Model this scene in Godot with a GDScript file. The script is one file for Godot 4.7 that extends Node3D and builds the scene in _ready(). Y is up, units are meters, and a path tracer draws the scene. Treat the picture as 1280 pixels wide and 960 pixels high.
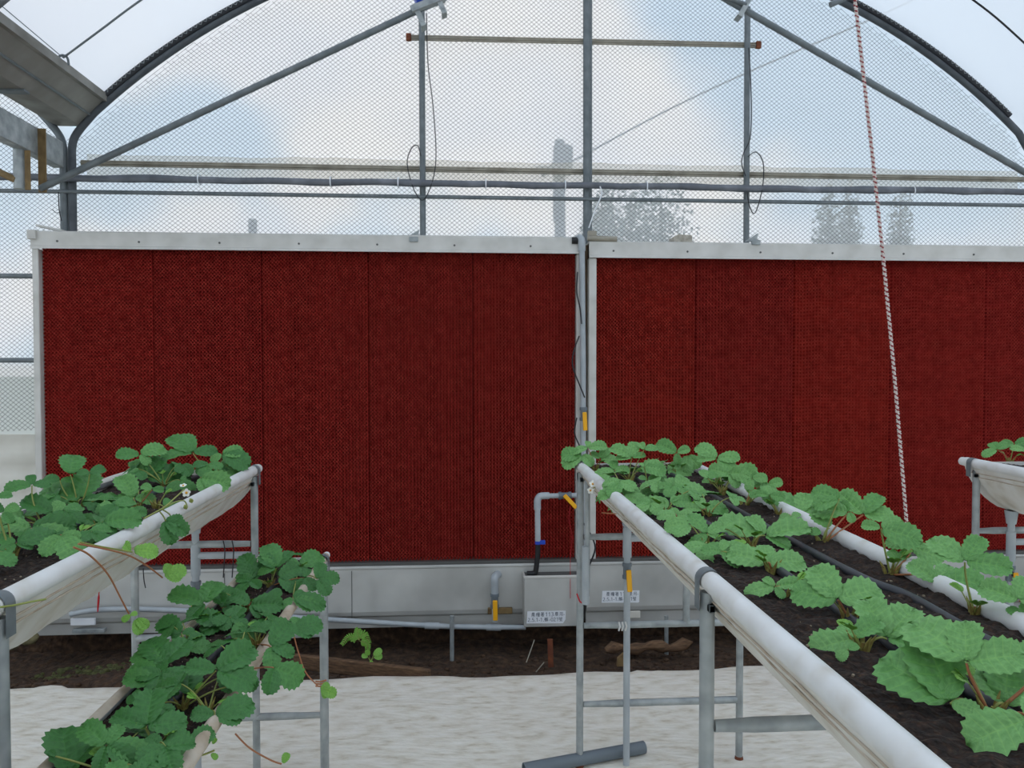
extends Node3D
# A strawberry greenhouse: evaporative cooling pads on the end wall, raised beds in front of them.

const FOCAL := 961.0
const EYE := Vector3(0, 1.5, 4.4)
const BAY := Vector2(0.69, 0.07)      # centre of the roof arc (x, y)
const ARC := 3.932                    # its radius
const BAY_WIDTH := 5.74
var look := Basis.IDENTITY
var rng := RandomNumberGenerator.new()
var taken := {}
var M := {}

# ---------------------------------------------------------------- mesh collector
class MB:
	var p := PackedVector3Array()
	var n := PackedVector3Array()
	var t := PackedVector2Array()
	var ix := PackedInt32Array()
	func vert(a: Vector3, nn: Vector3, uv := Vector2.ZERO) -> int:
		p.append(a); n.append(nn); t.append(uv)
		return p.size() - 1
	func tri(a: int, b: int, c: int):
		var g := (p[c] - p[a]).cross(p[b] - p[a])
		if g.dot(n[a] + n[b] + n[c]) < 0.0:
			ix.append(a); ix.append(c); ix.append(b)
		else:
			ix.append(a); ix.append(b); ix.append(c)
	func quad(a: int, b: int, c: int, d: int):
		tri(a, b, c); tri(a, c, d)
	func flat4(a: Vector3, b: Vector3, c: Vector3, d: Vector3, nn: Vector3):
		quad(vert(a, nn, Vector2(0, 0)), vert(b, nn, Vector2(1, 0)), vert(c, nn, Vector2(1, 1)), vert(d, nn, Vector2(0, 1)))
	func flat3(a: Vector3, b: Vector3, c: Vector3, nn: Vector3):
		tri(vert(a, nn), vert(b, nn), vert(c, nn))
	# a bevelled box
	func box(c: Vector3, s: Vector3, bs := Basis.IDENTITY, bev := 0.002):
		var h := s * 0.5
		bev = minf(bev, minf(h.x, minf(h.y, h.z)) * 0.6)
		var at := func(sx, sy, sz, ax):
			var q := Vector3(sx * (h.x - (0.0 if ax == 0 else bev)), sy * (h.y - (0.0 if ax == 1 else bev)), sz * (h.z - (0.0 if ax == 2 else bev)))
			return c + bs * q
		for s1 in [-1.0, 1.0]:
			flat4(at.call(s1, -1, -1, 0), at.call(s1, 1, -1, 0), at.call(s1, 1, 1, 0), at.call(s1, -1, 1, 0), bs * Vector3(s1, 0, 0))
			flat4(at.call(-1, s1, -1, 1), at.call(1, s1, -1, 1), at.call(1, s1, 1, 1), at.call(-1, s1, 1, 1), bs * Vector3(0, s1, 0))
			flat4(at.call(-1, -1, s1, 2), at.call(1, -1, s1, 2), at.call(1, 1, s1, 2), at.call(-1, 1, s1, 2), bs * Vector3(0, 0, s1))
			for s2 in [-1.0, 1.0]:
				flat4(at.call(s1, s2, -1, 0), at.call(s1, s2, 1, 0), at.call(s1, s2, 1, 1), at.call(s1, s2, -1, 1), bs * Vector3(s1, s2, 0).normalized())
				flat4(at.call(s1, -1, s2, 0), at.call(s1, 1, s2, 0), at.call(s1, 1, s2, 2), at.call(s1, -1, s2, 2), bs * Vector3(s1, 0, s2).normalized())
				flat4(at.call(-1, s1, s2, 1), at.call(1, s1, s2, 1), at.call(1, s1, s2, 2), at.call(-1, s1, s2, 2), bs * Vector3(0, s1, s2).normalized())
				for s3 in [-1.0, 1.0]:
					flat3(at.call(s1, s2, s3, 0), at.call(s1, s2, s3, 1), at.call(s1, s2, s3, 2), bs * Vector3(s1, s2, s3).normalized())
	# a round tube along points; r a number or one per point
	func tube(pts: Array, r, sides := 10, caps := true):
		var m := pts.size()
		var dir := PackedVector3Array()
		for i in m:
			var a: Vector3 = pts[maxi(i - 1, 0)]
			var b: Vector3 = pts[mini(i + 1, m - 1)]
			dir.append((b - a).normalized())
		var side := dir[0].cross(Vector3.UP)
		if side.length() < 0.05: side = dir[0].cross(Vector3.RIGHT)
		side = side.normalized()
		var first := -1
		var prev := -1
		for i in m:
			side = (side - dir[i] * side.dot(dir[i])).normalized()
			var up := dir[i].cross(side)
			var rr: float = r[i] if r is Array else r
			var here := p.size()
			for k in sides + 1:
				var a := TAU * k / sides
				var nn := side * cos(a) + up * sin(a)
				vert(pts[i] + nn * rr, nn, Vector2(float(k) / sides, i))
			if prev >= 0:
				for k in sides: quad(prev + k, prev + k + 1, here + k + 1, here + k)
			else: first = here
			prev = here
		if caps:
			for e in [[0, first, -dir[0]], [m - 1, prev, dir[m - 1]]]:
				var cc := vert(pts[e[0]], e[2])
				var ring := []
				for k in sides + 1: ring.append(vert(p[e[1] + k], e[2]))
				for k in sides: tri(cc, ring[k], ring[k + 1])
	# a hollow pipe end facing along the tube (dark bore)
	func ring_end(c: Vector3, d: Vector3, r0: float, r1: float, deep: float, sides := 14):
		var side := d.cross(Vector3.UP).normalized()
		var up := d.cross(side)
		for k in sides:
			var a := TAU * k / sides
			var b := TAU * (k + 1) / sides
			var u := side * cos(a) + up * sin(a)
			var w := side * cos(b) + up * sin(b)
			flat4(c + u * r0, c + w * r0, c + w * r1, c + u * r1, d)
			flat4(c + u * r1, c + w * r1, c + w * r1 - d * deep, c + u * r1 - d * deep, -(u + w).normalized())
	# grid of points f(i, j) with smooth normals turned to 'face'
	func grid(nu: int, nv: int, f: Callable, face: Vector3):
		var s := p.size()
		var q := PackedVector3Array()
		for j in nv + 1:
			for i in nu + 1: q.append(f.call(i, j))
		var w := nu + 1
		for j in nv + 1:
			for i in nu + 1:
				var du := q[j * w + mini(i + 1, nu)] - q[j * w + maxi(i - 1, 0)]
				var dv := q[mini(j + 1, nv) * w + i] - q[maxi(j - 1, 0) * w + i]
				var nn := du.cross(dv).normalized()
				if face != Vector3.ZERO and nn.dot(face) < 0: nn = -nn
				vert(q[j * w + i], nn, Vector2(float(i) / nu, float(j) / nv))
		for j in nv:
			for i in nu:
				quad(s + j * w + i, s + j * w + i + 1, s + (j + 1) * w + i + 1, s + (j + 1) * w + i)
	# prism: outline (x, y) pushed along z
	func prism(o: PackedVector2Array, z0: float, z1: float, place := Transform3D.IDENTITY):
		var idx := Geometry2D.triangulate_polygon(o)
		for e in [[z0, -1.0], [z1, 1.0]]:
			var base := p.size()
			for q in o: vert(place * Vector3(q.x, q.y, e[0]), place.basis * Vector3(0, 0, e[1]))
			for k in range(0, idx.size(), 3): tri(base + idx[k], base + idx[k + 1], base + idx[k + 2])
		var ccw := 0.0
		for k in o.size():
			var a0 := o[k]
			var b0 := o[(k + 1) % o.size()]
			ccw += a0.x * b0.y - b0.x * a0.y
		for k in o.size():
			var a := o[k]
			var b := o[(k + 1) % o.size()]
			var d := (b - a).normalized()
			var nn := Vector3(d.y, -d.x, 0) * (1.0 if ccw > 0 else -1.0)
			flat4(place * Vector3(a.x, a.y, z0), place * Vector3(b.x, b.y, z0), place * Vector3(b.x, b.y, z1), place * Vector3(a.x, a.y, z1), place.basis * nn)
	func mesh(mat: Material) -> ArrayMesh:
		var a := []
		a.resize(Mesh.ARRAY_MAX)
		a[Mesh.ARRAY_VERTEX] = p; a[Mesh.ARRAY_NORMAL] = n; a[Mesh.ARRAY_TEX_UV] = t; a[Mesh.ARRAY_INDEX] = ix
		var m := ArrayMesh.new()
		m.add_surface_from_arrays(Mesh.PRIMITIVE_TRIANGLES, a)
		m.surface_set_material(0, mat)
		return m

# ---------------------------------------------------------------- naming
func numbered(called: String) -> String:
	if not taken.has(called):
		taken[called] = 0
		return called
	taken[called] += 1
	return "%s_%03d" % [called, taken[called]]

func tag(o: Node, label: String, category := "", group := "", kind := ""):
	if label: o.set_meta("label", label)
	if category: o.set_meta("category", category)
	if group: o.set_meta("group", group)
	if kind: o.set_meta("kind", kind)

func thing(called: String, label: String, category: String, at := Vector3.ZERO, group := "") -> Node3D:
	var o := Node3D.new()
	o.name = numbered(called)
	add_child(o)
	o.position = at
	tag(o, label, category, group)
	return o

# a part whose mesh is given in world coordinates
func part(called: String, mb: MB, mat: Material, parent: Node3D) -> MeshInstance3D:
	var o := MeshInstance3D.new()
	o.mesh = mb.mesh(mat)
	o.name = called
	parent.add_child(o, true)
	var w := Vector3.ZERO
	var q: Node = parent
	while q is Node3D and q != self:
		w += (q as Node3D).position
		q = q.get_parent()
	o.position = -w
	return o

# a one-mesh thing at the top level, mesh in world coordinates around 'at'
func single(called: String, mb: MB, mat: Material, label: String, category: String, at: Vector3, group := "", kind := "") -> MeshInstance3D:
	for i in mb.p.size(): mb.p[i] -= at
	var o := MeshInstance3D.new()
	o.mesh = mb.mesh(mat)
	o.name = numbered(called)
	add_child(o)
	o.position = at
	tag(o, label, category, group, kind)
	return o

func structure(called: String, mb: MB, mat: Material, label := "", cat := "") -> MeshInstance3D:
	var o := MeshInstance3D.new()
	o.mesh = mb.mesh(mat)
	o.name = numbered(called)
	add_child(o)
	tag(o, label, cat, "", "structure")
	return o

# ---------------------------------------------------------------- from the photograph's pixels to places
func ray(u: float, v: float) -> Vector3:
	return look * Vector3((u - 640.0) / FOCAL, (480.0 - v) / FOCAL, -1.0)
func on_y(u: float, v: float, y: float) -> Vector3:
	var d := ray(u, v)
	return EYE + d * ((y - EYE.y) / d.y)
func on_z(u: float, v: float, z: float) -> Vector3:
	var d := ray(u, v)
	return EYE + d * ((z - EYE.z) / d.z)
func on_plane(u: float, v: float, q: Vector3, nn: Vector3) -> Vector3:
	var d := ray(u, v)
	return EYE + d * ((q - EYE).dot(nn) / d.dot(nn))

func curve(pts: Array, steps := 6) -> Array:   # Catmull-Rom through the points
	var out := []
	for i in pts.size() - 1:
		var a: Vector3 = pts[maxi(i - 1, 0)]
		var b: Vector3 = pts[i]
		var c: Vector3 = pts[i + 1]
		var d: Vector3 = pts[mini(i + 2, pts.size() - 1)]
		for k in steps: out.append(b.cubic_interpolate(c, a, d, float(k) / steps))
	out.append(pts[-1])
	return out

# ---------------------------------------------------------------- materials
func noise_image(size: int, seed_: int, freq: float, stops: Array, octaves := 4, kind := FastNoiseLite.TYPE_SIMPLEX_SMOOTH) -> ImageTexture:
	var f := FastNoiseLite.new()
	f.seed = seed_; f.frequency = freq; f.noise_type = kind; f.fractal_octaves = octaves
	var im := f.get_seamless_image(size, size)
	im.convert(Image.FORMAT_RGB8)
	var g := Gradient.new()
	g.offsets = PackedFloat32Array(); g.colors = PackedColorArray()
	var offs := PackedFloat32Array()
	var cols := PackedColorArray()
	for s in stops:
		offs.append(s[0]); cols.append(s[1])
	g.offsets = offs; g.colors = cols
	var lut := []
	for k in 256: lut.append(g.sample(k / 255.0))
	var out := Image.create(size, size, false, Image.FORMAT_RGB8)
	for y in size:
		for x in size: out.set_pixel(x, y, lut[int(im.get_pixel(x, y).r * 255.0)])
	out.generate_mipmaps()
	return ImageTexture.create_from_image(out)

func grey_noise(size: int, seed_: int, freq: float, lo := 0.0, hi := 1.0, octaves := 5) -> ImageTexture:
	return noise_image(size, seed_, freq, [[0.0, Color(lo, lo, lo)], [1.0, Color(hi, hi, hi)]], octaves)

func mat(col: Color, rough := 0.6, metal := 0.0) -> StandardMaterial3D:
	var m := StandardMaterial3D.new()
	m.albedo_color = col
	m.roughness = rough
	m.metallic = metal
	m.cull_mode = BaseMaterial3D.CULL_DISABLED
	return m

func tri_mat(tex: Texture2D, scale: float, rough := 0.6, metal := 0.0, relief: Texture2D = null, cm := 0.0) -> StandardMaterial3D:
	var m := mat(Color.WHITE, rough, metal)
	m.albedo_texture = tex
	m.uv1_triplanar = true
	m.uv1_world_triplanar = true
	m.uv1_scale = Vector3.ONE * scale
	if relief:
		m.heightmap_enabled = true
		m.heightmap_texture = relief
		m.heightmap_scale = cm
	return m

func c8(r: int, g: int, b: int) -> Color:
	return Color8(r, g, b)

func leaf_texture(seed_: int) -> ImageTexture:
	var f := FastNoiseLite.new()
	f.seed = seed_; f.frequency = 0.03; f.fractal_octaves = 4
	var w := 64
	var h := 256
	var im := Image.create(w, h, false, Image.FORMAT_RGB8)
	for y in h:
		for x in w:
			var a := float(x) / (w - 1)
			var k := float(y) / (h - 1) * 9.0
			var d := absf(k - roundf(k))
			var vein := clampf(1.0 - d / (0.15 * (1.1 - 0.7 * a)), 0, 1)
			vein = maxf(vein, clampf(1.0 - a / 0.05, 0, 1))
			var fine := absf(fposmod(a * 9.0 + d * 2.5, 1.0) - 0.5)
			vein = maxf(vein, 0.35 * clampf(1.0 - fine / 0.1, 0, 1))
			var q := 0.5 + 0.5 * f.get_noise_2d(x * 2.0, y)
			var base := Color(0.64, 0.74, 0.60).lerp(Color(0.86, 0.92, 0.82), q)
			im.set_pixel(x, y, base.lerp(Color(1.0, 1.0, 0.80), vein * 0.42))
	im.generate_mipmaps()
	return ImageTexture.create_from_image(im)

func make_materials():
	var galv := noise_image(256, 3, 0.02, [[0.0, c8(128, 134, 136)], [0.5, c8(160, 166, 167)], [1.0, c8(188, 192, 192)]])
	M.galv = tri_mat(galv, 2.3, 0.42, 0.25)
	M.galv_dark = tri_mat(noise_image(256, 4, 0.02, [[0.0, c8(96, 104, 108)], [1.0, c8(130, 137, 140)]]), 2.0, 0.5, 0.15)
	M.gutter = tri_mat(noise_image(256, 5, 0.012, [[0.0, c8(112, 108, 100)], [0.6, c8(142, 140, 134)], [1.0, c8(162, 160, 154)]]), 1.1, 0.55, 0.1)
	M.alu = tri_mat(noise_image(256, 6, 0.012, [[0.0, c8(190, 188, 182)], [0.5, c8(208, 206, 201)], [1.0, c8(222, 220, 216)]]), 1.3, 0.5, 0.15)
	M.steel = tri_mat(noise_image(256, 7, 0.008, [[0.0, c8(170, 170, 166)], [0.5, c8(192, 192, 188)], [1.0, c8(206, 206, 202)]]), 0.9, 0.4, 0.12)
	M.steel_dark = mat(c8(92, 92, 90), 0.5, 0.4)
	M.lock = tri_mat(noise_image(128, 8, 0.03, [[0.0, c8(138, 132, 118)], [1.0, c8(176, 170, 156)]]), 2.0, 0.5, 0.2)
	M.black_strip = mat(c8(40, 43, 50), 0.45)
	M.arch = tri_mat(noise_image(128, 61, 0.03, [[0.0, c8(66, 71, 77)], [1.0, c8(98, 104, 110)]]), 2.0, 0.5, 0.1)
	M.pvc = tri_mat(noise_image(128, 9, 0.02, [[0.0, c8(158, 166, 172)], [1.0, c8(184, 190, 194)]]), 2.0, 0.4)
	M.pvc_dark = mat(c8(108, 118, 126), 0.42)
	M.yellow = mat(c8(244, 176, 20), 0.4)
	M.black = mat(c8(22, 23, 26), 0.5)
	M.black_pipe = tri_mat(noise_image(128, 10, 0.02, [[0.0, c8(38, 40, 46)], [0.7, c8(54, 57, 64)], [1.0, c8(86, 86, 88)]]), 3.0, 0.42)
	M.blue = mat(c8(24, 70, 190), 0.4)
	M.red = mat(c8(196, 34, 44), 0.6)
	M.orange = mat(c8(226, 96, 40), 0.6)
	M.rust = tri_mat(noise_image(128, 11, 0.03, [[0.0, c8(96, 50, 34)], [1.0, c8(146, 84, 52)]]), 4.0, 0.85)
	M.brown_bar = tri_mat(noise_image(128, 12, 0.03, [[0.0, c8(112, 90, 58)], [1.0, c8(150, 126, 86)]]), 3.0, 0.6, 0.2)
	M.brown_post = tri_mat(noise_image(128, 13, 0.02, [[0.0, c8(104, 84, 62)], [1.0, c8(132, 110, 86)]]), 3.0, 0.7)
	M.paper = mat(c8(236, 239, 244), 0.6)
	M.ink = mat(c8(92, 100, 116), 0.8)
	M.block = tri_mat(noise_image(128, 14, 0.05, [[0.0, c8(150, 144, 132)], [1.0, c8(196, 190, 178)]]), 5.0, 0.9)
	M.wood = tri_mat(noise_image(256, 15, 0.02, [[0.0, c8(62, 44, 32)], [0.5, c8(104, 78, 56)], [1.0, c8(140, 110, 82)]]), 4.0, 0.9)
	M.wood.uv1_scale = Vector3(2.0, 14.0, 14.0)
	M.rail = tri_mat(noise_image(256, 16, 0.015, [[0.0, c8(196, 190, 178)], [0.3, c8(222, 222, 220)], [1.0, c8(238, 240, 242)]]), 2.0, 0.42)
	M.liner = tri_mat(noise_image(256, 17, 0.012, [[0.0, c8(176, 164, 142)], [0.3, c8(214, 208, 196)], [0.6, c8(228, 226, 220)], [1.0, c8(238, 237, 234)]], 5), 1.7, 0.6)
	M.liner.backlight_enabled = true
	M.liner.backlight = Color(0.12, 0.12, 0.11)
	var relief := grey_noise(256, 18, 0.05)
	M.soil = tri_mat(noise_image(512, 19, 0.035, [[0.0, c8(15, 9, 6)], [0.5, c8(38, 24, 16)], [0.75, c8(60, 40, 27)], [1.0, c8(104, 80, 58)]], 6), 4.5, 0.95, 0.0, relief, 0.8)
	M.soil_far = tri_mat(noise_image(512, 20, 0.02, [[0.0, c8(38, 27, 19)], [0.5, c8(68, 49, 35)], [1.0, c8(102, 79, 58)]], 6), 1.6, 0.95, 0.0, relief, 1.2)
	M.liner_dirty = tri_mat(noise_image(256, 26, 0.014, [[0.0, c8(150, 132, 110)], [0.4, c8(186, 170, 150)], [1.0, c8(212, 202, 188)]], 5), 3.0, 0.7)
	M.crumb = mat(c8(150, 136, 116), 0.9)
	M.stone = tri_mat(noise_image(128, 21, 0.04, [[0.0, c8(92, 88, 60)], [1.0, c8(140, 132, 100)]]), 6.0, 0.95)
	M.moss = tri_mat(noise_image(128, 22, 0.04, [[0.0, c8(60, 66, 34)], [1.0, c8(104, 104, 62)]]), 6.0, 0.95)
	M.cloth = tri_mat(noise_image(512, 23, 0.016, [[0.0, c8(190, 178, 156)], [0.2, c8(216, 209, 193)], [0.42, c8(229, 224, 211)], [0.7, c8(236, 232, 221)], [1.0, c8(240, 237, 229)]], 7), 0.6, 0.85, 0.0, grey_noise(512, 24, 0.03, 0.0, 1.0, 6), 0.35)
	M.cloth.uv1_scale = Vector3(0.9, 0.6, 2.3)
	M.panel = tri_mat(noise_image(256, 25, 0.012, [[0.0, c8(206, 202, 190)], [1.0, c8(232, 229, 220)]]), 1.0, 0.6)
	M.pad = []
	for s in [[0.675, 0.165, 0.16], [0.66, 0.16, 0.165], [0.72, 0.19, 0.15]]:
		var k := M.pad.size() as int
		var a := Color(s[0] * 0.8, s[1] * 0.75, s[2] * 0.75)
		var b := Color(s[0] * 1.12, s[1] * 1.25, s[2] * 1.2)
		M.pad.append(tri_mat(noise_image(256, 30 + k, 0.02, [[0.0, a], [1.0, b]], 5), 1.7, 0.85))
	for k in M.pad.size(): M.pad[k].metallic_specular = 0.12
	M.pad_edge = tri_mat(noise_image(256, 36, 0.03, [[0.0, Color(0.60, 0.17, 0.15)], [1.0, Color(0.84, 0.31, 0.26)]], 5), 2.0, 0.9)
	M.pad_edge.metallic_specular = 0.12
	M.net = mat(c8(44, 46, 52), 0.7)
	M.rope_red = mat(c8(150, 52, 58), 0.85)
	M.rope_white = mat(c8(226, 214, 208), 0.85)
	M.cable = mat(c8(34, 36, 40), 0.5)
	M.stem = mat(c8(150, 160, 84), 0.55)
	M.stem_red = mat(c8(172, 112, 74), 0.55)
	M.crown = tri_mat(noise_image(128, 40, 0.05, [[0.0, c8(120, 88, 50)], [0.5, c8(150, 140, 70)], [1.0, c8(176, 178, 104)]]), 14.0, 0.7)
	M.petal = mat(c8(244, 244, 236), 0.6)
	M.petal.backlight_enabled = true
	M.petal.backlight = Color(0.4, 0.4, 0.36)
	M.leaf = []
	var lt := leaf_texture(50)
	for cc in [c8(150, 200, 132), c8(130, 184, 114), c8(102, 162, 92), c8(80, 142, 76), c8(164, 212, 104)]:
		var m := mat(cc, 0.48)
		m.albedo_texture = lt
		m.backlight_enabled = true
		m.backlight = Color(0.26, 0.34, 0.12)
		M.leaf.append(m)
	# films: clear gable film, milky roof film
	M.film = mat(Color(0.93, 0.93, 0.95, 0.68), 0.35)
	M.film.transparency = BaseMaterial3D.TRANSPARENCY_ALPHA
	M.film.backlight_enabled = true
	M.film.backlight = Color(1.0, 1.0, 1.0)
	M.film_band = mat(Color(0.93, 0.90, 0.84, 0.45), 0.4)
	M.film_band.transparency = BaseMaterial3D.TRANSPARENCY_ALPHA
	M.film_band.backlight_enabled = true
	M.film_band.backlight = Color(1.0, 0.97, 0.9)
	M.roof = mat(Color(0.93, 0.93, 0.94, 0.90), 0.4)
	M.roof.transparency = BaseMaterial3D.TRANSPARENCY_ALPHA
	M.roof.backlight_enabled = true
	M.roof.backlight = Color(1.0, 1.0, 1.0)
	M.grass = tri_mat(noise_image(256, 41, 0.02, [[0.0, c8(88, 96, 60)], [1.0, c8(140, 140, 104)]]), 0.4, 0.95)
	M.concrete = mat(c8(122, 130, 140), 0.9)  # outdoor pole grey shifted to blue: distance haze painted into the colour
	M.hazed_foliage = tri_mat(noise_image(128, 42, 0.03, [[0.0, c8(62, 84, 78)], [1.0, c8(104, 128, 112)]]), 1.2, 0.8)  # tree green paled and blued, aerial haze put into the albedo
	M.trunk = mat(c8(84, 72, 60), 0.9)
	M.house = mat(c8(196, 196, 196), 0.9)
	M.house_roof = mat(c8(130, 136, 146), 0.8)

# ---------------------------------------------------------------- sky
func make_sky() -> Sky:
	var a := FastNoiseLite.new()
	a.seed = 77; a.frequency = 1.15; a.fractal_octaves = 5; a.fractal_gain = 0.48
	var b := FastNoiseLite.new()
	b.seed = 78; b.frequency = 2.6; b.fractal_octaves = 5
	var w := 1024
	var h := 512
	var im := Image.create(w, h, false, Image.FORMAT_RGBF)
	for y in h:
		var el := (0.5 - (y + 0.5) / h) * PI
		for x in w:
			var az := (x + 0.5) / w * TAU - PI - 0.19
			var d := Vector3(sin(az) * cos(el), sin(el), -cos(az) * cos(el))
			var q := d / (absf(d.y) * 0.6 + 0.55)
			var c := a.get_noise_3d(q.x + 3.0, q.y, q.z + SKY_SHIFT) * 1.5
			var cover := smoothstep(-0.32, 0.16, c)
			var tone := 0.5 + 0.5 * b.get_noise_3d(q.x, q.y, q.z)
			var blue := Color(0.50, 0.73, 1.0).lerp(Color(0.70, 0.86, 1.0), clampf(1.0 - d.y * 1.6, 0, 1))
			var cloud := Color(0.96, 0.97, 1.03).lerp(Color(1.16, 1.10, 1.04), smoothstep(0.25, 0.8, tone))
			var s := blue.lerp(cloud, cover)
			if d.y < 0.0: s = Color(0.62, 0.62, 0.6)
			im.set_pixel(x, y, s)
	var pm := PanoramaSkyMaterial.new()
	pm.panorama = ImageTexture.create_from_image(im)
	var sk := Sky.new()
	sk.sky_material = pm
	return sk
const SKY_SHIFT := 0.7

# ---------------------------------------------------------------- the setting
func ground_noise() -> FastNoiseLite:
	var f := FastNoiseLite.new()
	f.seed = 91; f.frequency = 1.6; f.fractal_octaves = 5
	return f

func soil_height(x: float, z: float, f: FastNoiseLite) -> float:
	var y := lerpf(-0.16, -0.03, smoothstep(0.25, 0.72, z))
	y += 0.06 * exp(-pow((x + 1.7) / 0.55, 2.0)) * exp(-pow((z - 0.35) / 0.25, 2.0))
	y += 0.035 * f.get_noise_2d(x, z) + 0.016 * f.get_noise_2d(x * 6.0, z * 6.0)
	if z > 0.8: y = lerpf(y, -0.06, clampf((z - 0.8) / 0.2, 0, 1))
	return y

func cloth_edge(x: float) -> float:
	return 0.71 + 0.016 * sin(x * 3.1 + 0.4) + 0.010 * sin(x * 7.3) + 0.006 * sin(x * 17.0)

func roof_y(x: float) -> float:
	var u := fposmod(x - BAY.x + BAY_WIDTH * 0.5, BAY_WIDTH) - BAY_WIDTH * 0.5
	return BAY.y + sqrt((ARC + 0.03) * (ARC + 0.03) - u * u)

func build_shell():
	var f := ground_noise()
	var g := MB.new()
	g.grid(240, 44, func(i: int, j: int):
		var x := -3.6 + 8.2 * i / 240.0
		var z := -0.30 + 1.36 * j / 44.0
		return Vector3(x, soil_height(x, z, f), z), Vector3.UP)
	for q in [[-8.4, 10.0, 1.06, 15.2], [-8.4, -3.6, -0.3, 1.06], [4.6, 10.0, -0.3, 1.06]]:
		g.flat4(Vector3(q[0], -0.06, q[2]), Vector3(q[1], -0.06, q[2]), Vector3(q[1], -0.06, q[3]), Vector3(q[0], -0.06, q[3]), Vector3.UP)
	structure("floor", g, M.soil_far, "dark damp bare soil in the trench below the water troughs")
	var out := MB.new()
	out.flat4(Vector3(-90, -0.3, -110), Vector3(90, -0.3, -110), Vector3(90, -0.3, 60), Vector3(-90, -0.3, 60), Vector3.UP)
	structure("ground", out, M.grass, "open field outside the greenhouse, seen faintly through the film")
	var kerb := MB.new()  # added dark backing, keeps bright outside ground from showing below the troughs
	kerb.box(Vector3(0.7, -0.02, -0.24), Vector3(17.4, 0.72, 0.12), Basis.IDENTITY, 0.01)
	structure("baseboard_back", kerb, M.soil_far, "dark earth bank added behind the troughs to block the bright ground outside")
	# white woven ground cloth
	var c := MB.new()
	var zs := []
	for k in 70: zs.append(0.045 * k)
	for k in 14: zs.append(3.2 + 0.8 * k)
	var xs := []
	xs.append(-8.0)
	for k in 151: xs.append(-3.5 + 8.0 * k / 150.0)
	xs.append(9.2)
	c.grid(xs.size() - 1, zs.size() - 1, func(i: int, j: int):
		var x: float = xs[i]
		var z: float = cloth_edge(x) + zs[j]
		var y := 0.004 + 0.010 * f.get_noise_2d(x * 0.55 + 40.0, z * 1.6) + 0.004 * f.get_noise_2d(x * 1.5, z * 5.0 + 9.0)
		if j == 0: y = soil_height(x, z, f) + 0.004
		elif j == 1: y += 0.004
		return Vector3(x, y, z), Vector3.UP)
	single("ground_cloth", c, M.cloth, "white stained woven cloth covering the floor below the planter racks", "ground cloth", Vector3(0.6, 0, 5.0))
	# end wall: clear film above the pads and at the sides
	var w := MB.new()
	var bottoms := func(x: float): return 2.16 if x > -2.28 and x < 3.9 else 1.09
	var x0 := -7.9
	while x0 < 9.25:
		var x1 := x0 + 0.09
		if absf(x0 - (BAY.x - BAY_WIDTH * 0.5)) < 0.27 or absf(x0 - (BAY.x + BAY_WIDTH * 0.5)) < 0.27:
			pass
		var b: float = bottoms.call((x0 + x1) * 0.5)
		var y0: float = b
		for k in 6:
			var ya0: float = lerpf(b, roof_y(x0), k / 6.0)
			var ya1: float = lerpf(b, roof_y(x0), (k + 1) / 6.0)
			var yb0: float = lerpf(b, roof_y(x1), k / 6.0)
			var yb1: float = lerpf(b, roof_y(x1), (k + 1) / 6.0)
			var za := func(x, y): return -0.17 + 0.006 * f.get_noise_2d(x * 1.3, y * 2.0 + 60.0)
			w.flat4(Vector3(x0, ya0, za.call(x0, ya0)), Vector3(x1, yb0, za.call(x1, yb0)), Vector3(x1, yb1, za.call(x1, yb1)), Vector3(x0, ya1, za.call(x0, ya1)), Vector3(0, 0, 1))
		x0 = x1
	structure("wall_back", w, M.film, "clear greenhouse film closing the arched end wall above the red pads")
	var band := MB.new()
	band.grid(200, 6, func(i: int, j: int):
		var x := -2.1 + 5.55 * i / 200.0
		var y := 2.545 + 0.145 * j / 6.0 + (0.012 * f.get_noise_2d(x * 1.2, 5.0) if j == 6 else 0.0)
		return Vector3(x, y, -0.15 + 0.01 * f.get_noise_2d(x * 3.0, y * 4.0)), Vector3(0, 0, 1))
	structure("trim_1", band, M.film_band, "yellowed strip of doubled film along the middle rail")
	var sh := MB.new()
	sh.grid(20, 30, func(i: int, j: int):
		var x := -7.9 + 5.6 * i / 20.0
		var y := 1.10 - 1.0 * j / 30.0
		return Vector3(x, y, -0.15 + 0.02 * absf(sin(y * 21.0))), Vector3(0, 0, 1))
	structure("wall_left_base", sh, M.panel, "cream corrugated sheet below the film, left of the pads")
	# roof of three bays, side and rear films
	var r := MB.new()
	for bay in [-1, 0, 1]:
		var cx: float = BAY.x + BAY_WIDTH * bay
		r.grid(36, 30, func(i: int, j: int):
			var a := lerpf(-0.79, 0.79, i / 36.0)
			var z := -0.19 + 15.2 * j / 30.0
			return Vector3(cx + (ARC + 0.045) * sin(a), BAY.y + (ARC + 0.045) * cos(a), z), Vector3.UP)
	structure("ceiling", r, M.roof, "milky white film of the arched greenhouse roof")
	for s in [["wall_left", -7.95], ["wall_right", 9.3]]:
		var q := MB.new()
		q.grid(4, 4, func(i: int, j: int): return Vector3(s[1], 2.9 * i / 4.0, -0.17 + 15.2 * j / 4.0), Vector3.RIGHT)
		structure(s[0], q, M.roof, "milky film side wall of the greenhouse")
	var rear := MB.new()
	rear.grid(190, 2, func(i: int, j: int):
		var x := -7.9 + 17.2 * i / 190.0
		return Vector3(x, lerpf(-0.05, roof_y(x), j / 2.0), 15.0), Vector3(0, 0, -1))
	structure("wall_front", rear, M.roof, "milky film end wall behind the viewer")

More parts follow.
